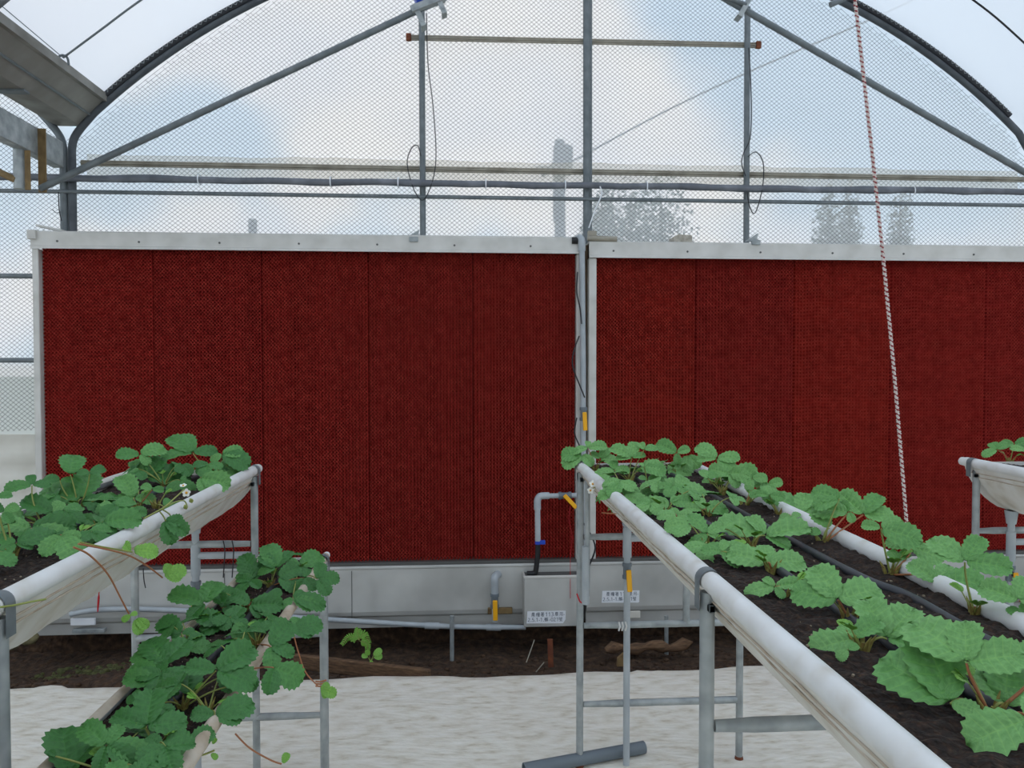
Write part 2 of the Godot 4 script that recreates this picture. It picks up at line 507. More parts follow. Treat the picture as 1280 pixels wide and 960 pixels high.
func arc_points(cx: float, rad: float, z: float, a0: float, a1: float, n := 40) -> Array:
	var o := []
	for k in n + 1:
		var a := lerpf(a0, a1, k / float(n))
		o.append(Vector3(cx + rad * sin(a), BAY.y + rad * cos(a), z))
	return o

func build_roof_frame():
	var lx := BAY.x - BAY_WIDTH * 0.5     # -2.18
	var rx := BAY.x + BAY_WIDTH * 0.5
	# the end arch, bent from its own posts
	for e in [[lx + 0.024, 1.0, 0.0, "galvanised steel end arch rising from the double corner post over the red pads"]]:
		var t := thing("end_arch", e[3], "arch", Vector3(e[0], 2.1, -0.1))
		var pts := [Vector3(e[0], 0.2, -0.1), Vector3(e[0], 2.66, -0.1)]
		pts.append_array(curve([Vector3(e[0], 2.70, -0.1), Vector3(e[0] + 0.012, 2.76, -0.1), Vector3(e[0] + 0.05, 2.82, -0.1), Vector3(BAY.x - ARC * sin(0.765), BAY.y + ARC * cos(0.765), -0.1)], 4))
		pts.append_array(arc_points(BAY.x, ARC, -0.1, -0.755, 0.765, 60))
		pts.append_array([Vector3(rx - 0.035, 2.72, -0.1), Vector3(rx - 0.035, 0.2, -0.1)])
		var m := MB.new()
		m.tube(pts, 0.021, 12)
		part("arch_tube", m, M.arch, t)
		var s := MB.new()
		var sp := arc_points(BAY.x, ARC + 0.022, -0.085, -0.735, 0.735, 90)
		s.tube(sp, 0.018, 8)
		part("lock_channel", s, M.black_strip, t)
		var zz := MB.new()
		var zp := []
		for k in 360:
			var a := lerpf(-0.73, 0.73, k / 359.0)
			zp.append(Vector3(BAY.x + (ARC + 0.022 + 0.008 * (1 if k % 2 else -1)) * sin(a), BAY.y + (ARC + 0.022 + 0.008 * (1 if k % 2 else -1)) * cos(a), -0.062))
		zz.tube(zp, 0.0022, 4, false)
		part("zigzag_wire", zz, M.galv, t)
	# the neighbouring bay's arch shares the corner post
	var t2 := thing("neighbour_arch", "galvanised steel arch of the next bay bending left at the corner post", "arch", Vector3(lx - 0.022, 2.1, -0.1))
	var m2 := MB.new()
	var p2 := [Vector3(lx - 0.022, 0.2, -0.1), Vector3(lx - 0.022, 2.66, -0.1)]
	p2.append_array(curve([Vector3(lx - 0.022, 2.70, -0.1), Vector3(lx - 0.034, 2.76, -0.1), Vector3(lx - 0.072, 2.82, -0.1), Vector3(BAY.x - BAY_WIDTH + ARC * sin(0.765), BAY.y + ARC * cos(0.765), -0.1)], 4))
	var back := arc_points(BAY.x - BAY_WIDTH, ARC, -0.1, 0.755, -0.75, 40)
	p2.append_array(back)
	m2.tube(p2, 0.021, 12)
	part("arch_tube", m2, M.galv_dark, t2)
	# inner roof arches
	for k in 1:
		var am := MB.new()
		am.tube(arc_points(BAY.x, ARC, 1.0 + 1.2 * k, -0.78, 0.78, 40), 0.021, 10)
		single("roof_arch", am, M.galv_dark, "bare galvanised roof arch crossing the top left corner" if k == 0 else "galvanised roof arch overhead toward the viewer", "arch", Vector3(BAY.x, 4.0, 1.0 + 1.2 * k), "roof arches")
	# gutters
	for e in [[lx, "wide grey sheet metal gutter running overhead at the top left"]]:
		var o := PackedVector2Array([Vector2(-0.225, 0.99), Vector2(-0.19, 0.99), Vector2(-0.19, 0.965), Vector2(-0.06, 0.83), Vector2(0.06, 0.83), Vector2(0.19, 0.965), Vector2(0.19, 0.99), Vector2(0.225, 0.99), Vector2(0.225, 0.945), Vector2(0.20, 0.945), Vector2(0.068, 0.815), Vector2(-0.068, 0.815), Vector2(-0.20, 0.945), Vector2(-0.225, 0.945)])
		var t := thing("gutter", e[1], "gutter", Vector3(e[0], 2.785, -0.12), "roof gutters")
		var m := MB.new()
		m.prism(o, -0.12, 15.0, Transform3D(Basis.IDENTITY, Vector3(e[0], 2.02, 0)))
		part("channel", m, M.gutter, t)
		var st := MB.new()
		for z in [0.45, 1.2]:
			st.box(Vector3(e[0], 2.83, z), Vector3(0.16, 0.012, 0.05))
		part("strap", st, M.galv_dark, t)
		var lip := MB.new()
		lip.box(Vector3(e[0] + 0.130, 2.892, 7.4), Vector3(0.012, 0.012, 15.0), Basis(Vector3(0, 0, 1), 0.9))
		part("seam", lip, M.galv_dark, t)
	# beam under the gutter with its hangers
	var b := thing("eaves_beam", "grey rectangular steel beam running to the corner post at upper left", "beam", Vector3(-2.205, 2.6, 0.4))
	var bm := MB.new()
	bm.box(Vector3(-2.205, 2.655, 5.0), Vector3(0.06, 0.145, 10.1), Basis.IDENTITY, 0.006)
	part("tube", bm, M.galv, b)
	var hb := MB.new()
	hb.box(Vector3(-2.152, 2.555, 0.22), Vector3(0.042, 0.33, 0.007))
	part("flat_bar", hb, M.brown_bar, b)
	var hp := MB.new()
	hp.tube([Vector3(-2.215, 2.585, 0.32), Vector3(-2.215, 2.385, 0.32)], 0.025, 12)
	part("hanger_pipe", hp, M.galv, b)
	var hk := MB.new()
	hk.box(Vector3(-2.172, 2.48, 0.32), Vector3(0.028, 0.20, 0.007))
	part("flat_bar", hk, M.brown_bar, b)
	# diagonal braces of the truss
	for e in [[50, 236, 600, -24, "grey diagonal brace pipe climbing from the corner post to upper left", 0.225], [1420, 296, 830, -46, "grey diagonal brace pipe descending to the right edge", 0.225], [-40, 197, 20, 225, "short brace pipe end at the far left edge", 0.33]]:
		var a := on_z(e[0], e[1], e[5])
		var c := on_z(e[2], e[3], e[5])
		var m := MB.new()
		m.tube([a, c], 0.0175, 12)
		single("diagonal_brace", m, M.galv_dark if e[0] != -40 else M.brown_bar, e[4], "brace", a, "truss braces")
	# motor bracket on the left brace, bracket on the right brace
	var mo := thing("vent_motor", "blue vent motor on a steel bracket at the top of the left brace", "motor", on_z(538, 6, 0.22))
	for e in [[522, 18, 530, 28], [548, 2, 556, 12]]:
		var bb := MB.new()
		var a := on_z((e[0] + e[2]) * 0.5 - 2, (e[1] + e[3]) * 0.5 - 4, 0.255)
		bb.box(a, Vector3(0.028, 0.12, 0.006), Basis(Vector3(0, 0, 1), 0.42))
		bb.box(a + Basis(Vector3(0, 0, 1), 0.42) * Vector3(0, -0.055, -0.035), Vector3(0.03, 0.008, 0.07), Basis(Vector3(0, 0, 1), 0.42))
		for s in [-0.03, 0.025]:
			bb.box(a + Basis(Vector3(0, 0, 1), 0.42) * Vector3(0, s, 0.004), Vector3(0.008, 0.016, 0.004), Basis(Vector3(0, 0, 1), 0.42))
		part("clamp_plate", bb, M.galv, mo)
	var mb := MB.new()
	mb.box(on_z(535, 5, 0.24), Vector3(0.19, 0.035, 0.05), Basis(Vector3(0, 0, 1), 0.40))
	part("mounting_bar", mb, M.galv, mo)
	var mm := MB.new()
	mm.tube([on_z(517, -4, 0.24), on_z(540, -14, 0.24)], [0.05, 0.05], 14)
	mm.tube([on_z(527, 0, 0.24), on_z(529, 6, 0.24)], 0.02, 10)
	part("housing", mm, M.blue, mo)
	var br := thing("brace_bracket", "pale perforated steel bracket at the top of the right brace", "bracket", on_z(932, 8, 0.25))
	var bm2 := MB.new()
	var pc := on_z(932, 7, 0.255)
	bm2.box(pc, Vector3(0.028, 0.13, 0.006), Basis(Vector3(0, 0, 1), -0.5))
	bm2.box(pc + Basis(Vector3(0, 0, 1), -0.5) * Vector3(0, -0.06, -0.035), Vector3(0.03, 0.008, 0.07), Basis(Vector3(0, 0, 1), -0.5))
	part("plate", bm2, M.galv, br)
	var bt := MB.new()
	bt.tube([on_z(890, -10, 0.25), on_z(933, 6, 0.25)], 0.012, 10)
	bt.tube([on_z(1038, 6, 0.2), on_z(1060, -4, 0.2)], 0.016, 10)
	part("pin", bt, M.galv_dark, br)
	# film tie ropes along the roof
	var wr := MB.new()
	wr.tube(curve([Vector3(-1.955, 3.02, 0.394), on_z(125, 38, 0.42), on_z(185, -6, 0.44), Vector3(-1.0, 3.67, 0.46), Vector3(0.69, 4.06, 0.5)], 6), 0.005, 6)
	wr.tube([Vector3(-1.955, 3.02, 0.394), Vector3(-1.955, 3.045, 1.1)], 0.0022, 5)
	wr.tube(curve([Vector3(-1.975, 3.0, 0.42), Vector3(-1.96, 3.03, 0.40), Vector3(-1.94, 3.025, 0.385), Vector3(-1.935, 2.99, 0.38)], 4), 0.006, 6)
	single("tie_rope", wr, M.galv_dark, "thin tie line hooked on the gutter edge under the roof film", "rope", Vector3(-1.95, 3.02, 0.4), "roof tie lines")
	var wl := MB.new()
	wl.tube(curve([on_z(1200, -12, 0.42), on_z(1245, 22, 0.42), on_z(1300, 72, 0.42)], 6), 0.005, 6)
	single("tie_rope", wl, M.cable, "thin dark tie line across the roof film at the top right corner", "rope", on_z(1245, 22, 0.42), "roof tie lines")

func build_gable_frame():
	# three posts above the pads
	for e in [[527, 0.0, "left of the three slim steel posts above the red pads", -0.206, 3.49], [733, 0.0, "middle slim steel post rising above the gap between the red pads", 0.75, 4.0], [936, 0.0, "right of the three slim steel posts above the red pads", 1.712, 3.55]]:
		var m := MB.new()
		m.tube([Vector3(e[3] + 0.004, 2.16, -0.1), Vector3(e[3], e[4] + 0.06, -0.1)], 0.0175 if e[0] != 733 else 0.021, 12)
		if e[0] == 733: m.tube([Vector3(e[3] + 0.028, 2.16, -0.115), Vector3(e[3] + 0.024, 4.0, -0.115)], 0.012, 8)
		single("gable_post", m, M.galv_dark, e[2], "post", Vector3(e[3], 2.16, -0.1), "gable posts")
	# film lock rails: two ridged channels
	for e in [[-2.12, 3.5, 2.632, 2.632, "long beige ridged film rail across the gable above the thick pipe", false], [-0.294, 1.80, 3.385, 3.40, "short beige ridged film rail with red end caps near the top", true]]:
		var t := thing("film_rail", e[4], "rail", Vector3(e[0], e[2], -0.12), "film rails")
		var m := MB.new()
		for k in [-1, 0, 1]:
			m.tube([Vector3(e[0], e[2] + 0.011 * k, -0.125 + (0.004 if k == 0 else 0.0)), Vector3(e[1], e[3] + 0.011 * k, -0.125 + (0.004 if k == 0 else 0.0))], 0.0062, 8)
		part("channel", m, M.lock, t)
		if e[5]:
			for s in [0, 1]:
				var c := MB.new()
				c.box(Vector3(e[s] + (0.012 if s == 0 else -0.012), e[2 + s], -0.12), Vector3(0.03, 0.04, 0.024))
				part("end_cap", c, M.rust, t)
	# rolled curtain pipe with loose film lumps
	var f := ground_noise()
	var cp := []
	var cr := []
	for k in 160:
		var x := -5.0 + 9.2 * k / 159.0
		var y := 2.535 + 0.010 * f.get_noise_1d(x * 0.8) + 0.004 * x / 3.0
		cp.append(Vector3(x, y, -0.06)); cr.append(0.0185 + 0.009 * maxf(0.0, f.get_noise_1d(x * 1.1 + 30.0)))
	var t3 := thing("curtain_roll", "thick dark grey rolled film pipe lying across the gable", "pipe", Vector3(0.6, 2.53, -0.06))
	var m3 := MB.new()
	m3.tube(cp, cr, 10)
	part("roll", m3, tri_mat(noise_image(128, 60, 0.02, [[0.0, c8(84, 88, 96)], [1.0, c8(128, 132, 140)]]), 2.0, 0.45), t3)
	for x in [-1.45, -0.72, -0.34, 0.16, 0.62, 1.1, 2.72]:
		var c := MB.new()
		c.tube([Vector3(x - 0.003, 2.535, -0.06), Vector3(x + 0.003, 2.535, -0.06)], 0.030, 12, false)
		part("tie", c, M.paper, t3)
	for e in [[-5.0, 4.2, 2.46, 0.0115, "thin steel pipe under the thick rolled pipe above the pads"], [-5.0, -2.30, 1.99, 0.0145, "short horizontal steel pipe left of the pads, the upper one"], [-5.0, -2.30, 1.52, 0.0145, "short horizontal steel pipe left of the pads, the lower one"]]:
		var m := MB.new()
		m.tube([Vector3(e[0], e[2], -0.085), Vector3(e[1], e[2] + (0.006 if e[1] > 3 else 0.0), -0.085)], e[3], 10)
		single("cross_pipe", m, M.galv_dark, e[4], "pipe", Vector3(e[0], e[2], -0.085), "gable cross pipes")
	# hanging cables
	for e in [[[[533, 16], [535, 80], [541, 130], [545, 190], [541, 225], [529, 250], [517, 236], [509, 205], [514, 186], [522, 182], [526, 195]], "black cable hanging in a long loop at the left slim post"], [[[936, 60], [939, 120], [938, 170], [930, 190], [927, 204], [932, 220]], "black cable running down the right slim post"], [[[935, 196], [945, 190], [954, 204], [953, 235], [944, 266], [937, 258], [934, 240]], "black cable loop hanging beside the right slim post"]]:
		var pts := []
		for q in e[0]: pts.append(on_z(q[0], q[1], -0.045))
		var m := MB.new()
		m.tube(curve(pts, 6), 0.0032, 6)
		single("cable", m, M.cable, e[1], "cable", pts[0], "hanging cables")
	var wp := MB.new()
	wp.tube(curve([on_z(750, 233, -0.03), on_z(752, 243, -0.03), on_z(744, 262, -0.03), on_z(736, 285, -0.03)], 5), 0.004, 6)
	single("tie_strip", wp, M.paper, "white tie strip hanging by the middle slim post", "strip", on_z(744, 262, -0.03))
	var wk := MB.new()
	wk.tube(curve([on_z(73, 240, -0.05), on_z(74, 262, -0.05), on_z(77, 276, -0.05)], 4), 0.003, 5)
	wk.tube(curve([on_z(66, 262, -0.05), on_z(70, 266, -0.05), on_z(76, 265, -0.05)], 4), 0.002, 5)
	single("wire_scrap", wk, M.cable, "scrap of dark wire hanging from the corner post", "wire", on_z(73, 240, -0.05))

func build_net():
	var f := FastNoiseLite.new()
	f.seed = 5; f.frequency = 0.7; f.fractal_octaves = 3
	var m := MB.new()
	var inside := func(q: Vector3) -> bool:
		if q.y > 2.16 or (q.x < -2.30 and q.y > 1.10):
			var top: float = ARC - 0.01
			var dx: float = q.x - BAY.x
			var dl: float = q.x - (BAY.x - BAY_WIDTH)
			if absf(dx) < BAY_WIDTH * 0.5 - 0.1: return dx * dx + (q.y - BAY.y) * (q.y - BAY.y) < top * top
			if q.x < BAY.x: return dl * dl + (q.y - BAY.y) * (q.y - BAY.y) < top * top or q.y < 2.79
			return q.y < 2.79
		return false
	var warp := func(q: Vector3) -> Vector3:
		return q + Vector3(0.022 * f.get_noise_2d(q.x, q.y), 0.020 * f.get_noise_2d(q.x + 50.0, q.y), 0.004 * f.get_noise_2d(q.x, q.y + 90.0))
	var pitch := 0.0305
	var slope := 0.82
	var seg := 0.035
	var r := 0.0011
	for way in [-1.0, 1.0]:
		var c := -9.0
		while c < 9.5:
			var pts := []
			var y := 1.05
			while y < 4.02:
				var x: float = c + way * (y - 2.2) / slope
				var q: Vector3 = warp.call(Vector3(x, y, -0.135))
				var ok: bool = x > -4.4 and x < 3.7 and inside.call(q)
				if ok: pts.append(q)
				if not ok and pts.size() > 0:
					if pts.size() > 1: m.tube(pts, r, 3, false)
					pts = []
				y += seg
			if pts.size() > 1: m.tube(pts, r, 3, false)
			c += pitch
	single("bird_net", m, M.net, "fine black diamond mesh net stretched inside the clear end wall film", "net", Vector3(0.6, 2.2, -0.135), "", "stuff")

# ---------------------------------------------------------------- cooling pads and their plumbing
func build_pads():
	var w := 0.59
	var h := 1.765
	var core := MB.new()
	var edge := MB.new()
	var sheets := 62
	var steps := 504
	rng.seed = 11
	var walk := 0.0
	for s in sheets:
		walk += rng.randf_range(-0.5, 0.5)
		var bx := 0.003 + (s + 0.5) * (w - 0.006) / sheets + rng.randf_range(-0.0008, 0.0008)
		var ph := (PI if s % 2 else 0.0) + 0.5 * sin(s * 0.31) + walk
		var rise := 0.075 if s % 2 else -0.024
		var amp := 0.0044 + rng.randf_range(-0.0003, 0.0003)
		var prev := -1
		for k in steps + 1:
			var y := h * k / steps
			var a := TAU * y / 0.021 + ph
			var x := bx + amp * sin(a)
			var tilt := amp * TAU / 0.021 * cos(a)
			var nn := Vector3(1.0, -tilt, 0.0).normalized()
			var here := core.p.size()
			var q := Vector3(x, y, 0)
			var e := nn * 0.0009
			edge.vert(q - e, Vector3(0, 0, 1)); edge.vert(q + e, Vector3(0, 0, 1))
			core.vert(q, nn); core.vert(q + Vector3(0, rise, -0.085), nn)
			if prev >= 0:
				edge.quad(prev, prev + 1, here + 1, here)
				core.quad(prev, prev + 1, here + 1, here)
			prev = here
	var shape := core.mesh(M.pad[0])
	var edge_shape := edge.mesh(M.pad_edge)
	var back := MB.new()
	back.box(Vector3(w * 0.5, h * 0.5, -0.095), Vector3(w - 0.001, h, 0.02))
	var back_shape := back.mesh(M.pad[0])
	var names := ["first", "second", "third", "fourth", "fifth"]
	for side in 2:
		for k in 5:
			var x: float = (-2.276 if side == 0 else 0.79) + w * k
			var lab: String = "red fluted cooling pad, %s from the left in the %s frame" % [names[k], "left" if side == 0 else "right"]
			var t := thing("cooling_pad", lab, "cooling pad", Vector3(x, 0.372, 0), "red cooling pads")
			var mt: Material = M.pad[[0, 1, 0, 1, 0, 2, 1, 2, 0, 1][side * 5 + k]]
			for q in [["fluted_core", shape], ["cut_edges", edge_shape], ["backing", back_shape]]:
				var o := MeshInstance3D.new()
				o.mesh = q[1]
				o.name = q[0]
				if q[0] != "cut_edges": o.set_surface_override_material(0, mt)
				t.add_child(o, true)
				if q[0] != "backing": o.set_meta("kind", "stuff")
	# frames
	for e in [[-2.31, 0.705, 2.126, 2.222, "pale aluminium frame around the left red cooling pads", 0.034, 0.030], [0.745, 3.95, 2.105, 2.20, "pale aluminium frame around the right red cooling pads", 0.045, 0.045]]:
		var t := thing("pad_frame", e[4], "frame", Vector3(e[0], 0.36, 0), "pad frames")
		var top := MB.new()
		var prof := PackedVector2Array([Vector2(-0.10, e[3]), Vector2(0.040, e[3]), Vector2(0.046, e[3] - 0.006), Vector2(0.046, e[2] + 0.016), Vector2(0.052, e[2] + 0.012), Vector2(0.052, e[2]), Vector2(0.040, e[2]), Vector2(0.040, e[3] - 0.012), Vector2(-0.10, e[3] - 0.012)])
		top.prism(prof, 0.0, e[1] - e[0], Transform3D(Basis(Vector3(0, 0, 1), Vector3(0, 1, 0), Vector3(1, 0, 0)), Vector3(e[0], 0, 0)))
		part("top_rail", top, M.alu, t)
		var ls := MB.new()
		ls.box(Vector3(e[0] + e[5] * 0.5, (0.36 + e[2]) * 0.5, -0.03), Vector3(e[5], e[2] - 0.36, 0.13), Basis.IDENTITY, 0.003)
		part("side_stile", ls, M.alu, t)
		var rs := MB.new()
		rs.box(Vector3(e[1] - e[6] * 0.5, (0.36 + e[2]) * 0.5, -0.03), Vector3(e[6], e[2] - 0.36, 0.13), Basis.IDENTITY, 0.003)
		part("side_stile", rs, M.alu, t)
		var bk := MB.new()
		bk.box(Vector3((e[0] + e[1]) * 0.5, 1.28, -0.112), Vector3(e[1] - e[0], 1.86, 0.008))
		part("back_sheet", bk, M.steel_dark, t)
		var x: float = e[0] + 0.14
		while x < e[1] - 0.05:
			var sc := MB.new()
			sc.tube([Vector3(x, (e[2] + e[3]) * 0.5 - 0.008, 0.044), Vector3(x, (e[2] + e[3]) * 0.5 - 0.008, 0.049)], 0.006, 8)
			part("screw", sc, M.steel_dark, t)
			x += 0.43
	var cn := MB.new()
	cn.box(Vector3(-2.30, 2.20, 0.035), Vector3(0.045, 0.05, 0.05))
	cn.box(Vector3(-2.235, 2.245, -0.02), Vector3(0.14, 0.012, 0.05), Basis(Vector3(0, 0, 1), -0.2))
	single("corner_bracket", cn, M.alu, "pale sheet metal corner piece on the left end of the left pad frame", "bracket", Vector3(-2.30, 2.18, 0.035))
	var bp := MB.new()
	bp.box(Vector3(0.725, 1.26, -0.05), Vector3(0.05, 1.85, 0.05))
	single("gap_post", bp, M.brown_post, "brown upright board in the narrow gap between the two pad frames", "post", Vector3(0.725, 0.33, -0.05))
	# clips and the block on top of the frame
	for e in [[517, 299, "small bent metal clip on top of the left pad frame"], [945, 303, "small bent metal clip on top of the right pad frame"]]:
		var q := on_z(e[0], e[1], 0.05)
		var m := MB.new()
		m.box(q + Vector3(0, 0, -0.005), Vector3(0.05, 0.028, 0.022))
		m.prism(PackedVector2Array([Vector2(-0.05, 0.0), Vector2(0.02, 0.0), Vector2(0.03, 0.05)]), -0.01, 0.0, Transform3D(Basis.IDENTITY, q + Vector3(0, 0.012, -0.04)))
		single("frame_clip", m, M.galv, e[2], "clip", q, "frame clips")
	var blk := MB.new()
	blk.prism(PackedVector2Array([Vector2(-0.058, 0), Vector2(0.055, 0), Vector2(0.052, 0.045), Vector2(-0.03, 0.05), Vector2(-0.055, 0.035)]), -0.08, 0.02, Transform3D(Basis.IDENTITY, Vector3(1.30, 2.20, -0.01)))
	single("concrete_block", blk, M.block, "small pale concrete block lying on the right pad frame", "block", Vector3(1.30, 2.2, -0.04))
	var pp := MB.new()
	pp.tube([Vector3(0.735, 2.215, 0.04), Vector3(0.905, 2.212, 0.04)], 0.016, 14)
	pp.box(Vector3(0.765, 2.245, 0.02), Vector3(0.05, 0.03, 0.03))
	single("pipe_offcut", pp, M.lock, "short weathered pipe piece lying on the frames above the gap", "pipe", Vector3(0.82, 2.2, 0.04))

func valve(parent: Node3D, c: Vector3, axis: Vector3, hand: Vector3, s := 1.0):
	var b := MB.new()
	b.tube([c - axis * 0.036 * s, c - axis * 0.034 * s, c - axis * 0.02 * s, c - axis * 0.018 * s, c + axis * 0.018 * s, c + axis * 0.02 * s, c + axis * 0.034 * s, c + axis * 0.036 * s], [0.014 * s, 0.021 * s, 0.021 * s, 0.017 * s, 0.017 * s, 0.021 * s, 0.021 * s, 0.014 * s], 10)
	var v := part("valve_body", b, M.pvc_dark, parent)
	var out := Vector3(0, 0, 1)
	var k := MB.new()
	k.tube([c, c + out * 0.034 * s], 0.009 * s, 10)
	part("spindle", k, M.black, v)
	var hb := MB.new()
	var x := hand.normalized()
	var bs := Basis(x, out.cross(x), out)
	hb.box(c + out * 0.035 * s + x * 0.036 * s, Vector3(0.095, 0.022, 0.009) * s, bs, 0.004)
	part("handle", hb, M.yellow, v)

func letters(parent: Node3D, words: String, at: Vector3, size: float):
	var tm := TextMesh.new()
	tm.text = words
	var fo := SystemFont.new()
	fo.font_names = PackedStringArray(["Droid Sans"])
	tm.font = fo
	tm.font_size = 32
	tm.pixel_size = size / 32.0
	tm.depth = 0.0006
	tm.horizontal_alignment = HORIZONTAL_ALIGNMENT_LEFT
	tm.material = M.ink
	var o := MeshInstance3D.new()
	o.mesh = tm
	o.name = "lettering"
	parent.add_child(o, true)
	o.position = at

# strokes on a 10 x 10 grid
const GLYPH := {
	"nong": [[2, 10, 8, 10], [2, 10, 2, 7], [8, 10, 8, 7], [2, 8.5, 8, 8.5], [2, 7, 8, 7], [4, 10.5, 4, 7], [6, 10.5, 6, 7], [1, 5.8, 9, 5.8], [1.6, 5.8, 1, 0], [3, 4.4, 8, 4.4], [2.5, 3, 9, 3], [4, 3, 4, 0.3], [4, 0.3, 6, 1], [5, 3, 9, 0]],
	"liang": [[0.5, 6, 4, 6], [2.2, 10, 2.2, 0], [2.2, 5.6, 0.4, 2.4], [2.2, 5.6, 3.8, 3], [0.6, 9, 1.4, 7], [3.9, 9, 3, 7], [5, 10, 9.4, 10], [5, 10, 5, 7], [9.4, 10, 9.4, 7], [5, 8.5, 9.4, 8.5], [4.6, 6.8, 9.8, 6.8], [5, 5.6, 9.4, 5.6], [5, 5.6, 5, 3], [9.4, 5.6, 9.4, 3], [5, 4.3, 9.4, 4.3], [5, 3, 9.4, 3], [7.2, 6.8, 7.2, 0.2], [5, 1.6, 9.4, 1.6], [4.5, 0.2, 9.9, 0.2]],
	"shu": [[1.5, 10, 8.5, 10], [1.5, 10, 1.5, 7.8], [8.5, 10, 8.5, 7.8], [4, 10, 4, 7.8], [6, 10, 6, 7.8], [1.5, 7.8, 8.5, 7.8], [2.5, 6.4, 7, 6.4], [0.5, 5, 9.5, 5], [4.8, 7.4, 4.8, 5], [8.2, 7, 1, 2.6], [3.4, 3.6, 8, 3.6], [3.4, 3.6, 3.4, 0], [8, 3.6, 8, 0], [3.4, 1.9, 8, 1.9], [3.4, 0.1, 8, 0.1]],
	"yong": [[1.8, 9.6, 8.6, 9.6], [1.8, 9.6, 1.6, 3], [1.6, 3, 0.6, 0], [8.6, 9.6, 8.6, 0.3], [8.6, 0.3, 7.2, 0.6], [1.8, 6.6, 8.6, 6.6], [1.7, 3.6, 8.6, 3.6], [5.2, 9.6, 5.2, 0]],
	"bu": [[1.8, 10, 2.6, 9], [0.6, 8, 3.6, 8], [3.6, 8, 0.4, 4], [2.2, 6, 2.2, 0], [2.4, 5, 3.8, 3.6], [4.4, 8.4, 9.8, 8.4], [7, 10.4, 7, 0], [8.4, 10, 9.2, 9.2], [4.8, 6.8, 9.2, 6.8], [4.8, 6.8, 4.8, 0], [9.2, 6.8, 9.2, 0], [4.8, 4.8, 9.2, 4.8], [4.8, 2.8, 9.2, 2.8]],
	"hao": [[1, 9.8, 4, 9.8], [1, 9.8, 1, 7.4], [4, 9.8, 4, 7.4], [1, 7.4, 4, 7.4], [0.4, 6, 4.6, 6], [1.6, 4.4, 4, 4.4], [1.6, 6, 1.4, 4.4], [4, 4.4, 3.6, 0.4], [3.6, 0.4, 2.2, 0.6], [7, 10.2, 7, 8], [7, 9.2, 9.4, 9.2], [5.4, 8, 9.6, 8], [5.4, 8, 5, 0.4], [6.2, 6.2, 9, 6.2], [6.4, 4.6, 9.2, 4.6], [6.6, 3.2, 5.8, 0], [8, 3.2, 8, 0.4], [8, 0.4, 9.6, 0.4]],
}

func glyphs(mb: MB, kind: String, at: Vector3, size: float):
	for s in GLYPH[kind]:
		var a := Vector3(s[0], s[1], 0) * size / 10.0
		var b := Vector3(s[2], s[3], 0) * size / 10.0
		var d := (b - a).normalized()
		mb.box(at + (a + b) * 0.5, Vector3((b - a).length() + size * 0.05, size * 0.07, 0.0006), Basis(d, Vector3(-d.y, d.x, 0), Vector3(0, 0, 1)), 0.0)

func build_riser():
	var t := thing("rack_pipe", "short grey pipe tied beside the far front leg of the right rack", "pipe", Vector3(0.475, 0.6, 1.66))
	var m := MB.new()
	m.tube([on_z(734, 745, 1.66), on_z(734, 600, 1.66)], 0.010, 10)
	part("pipe", m, M.galv, t)
	var s := MB.new()
	s.tube([on_z(732, 755, 1.67), on_z(732, 683, 1.67)], 0.0135, 10)
	part("sleeve", s, M.pvc, t)

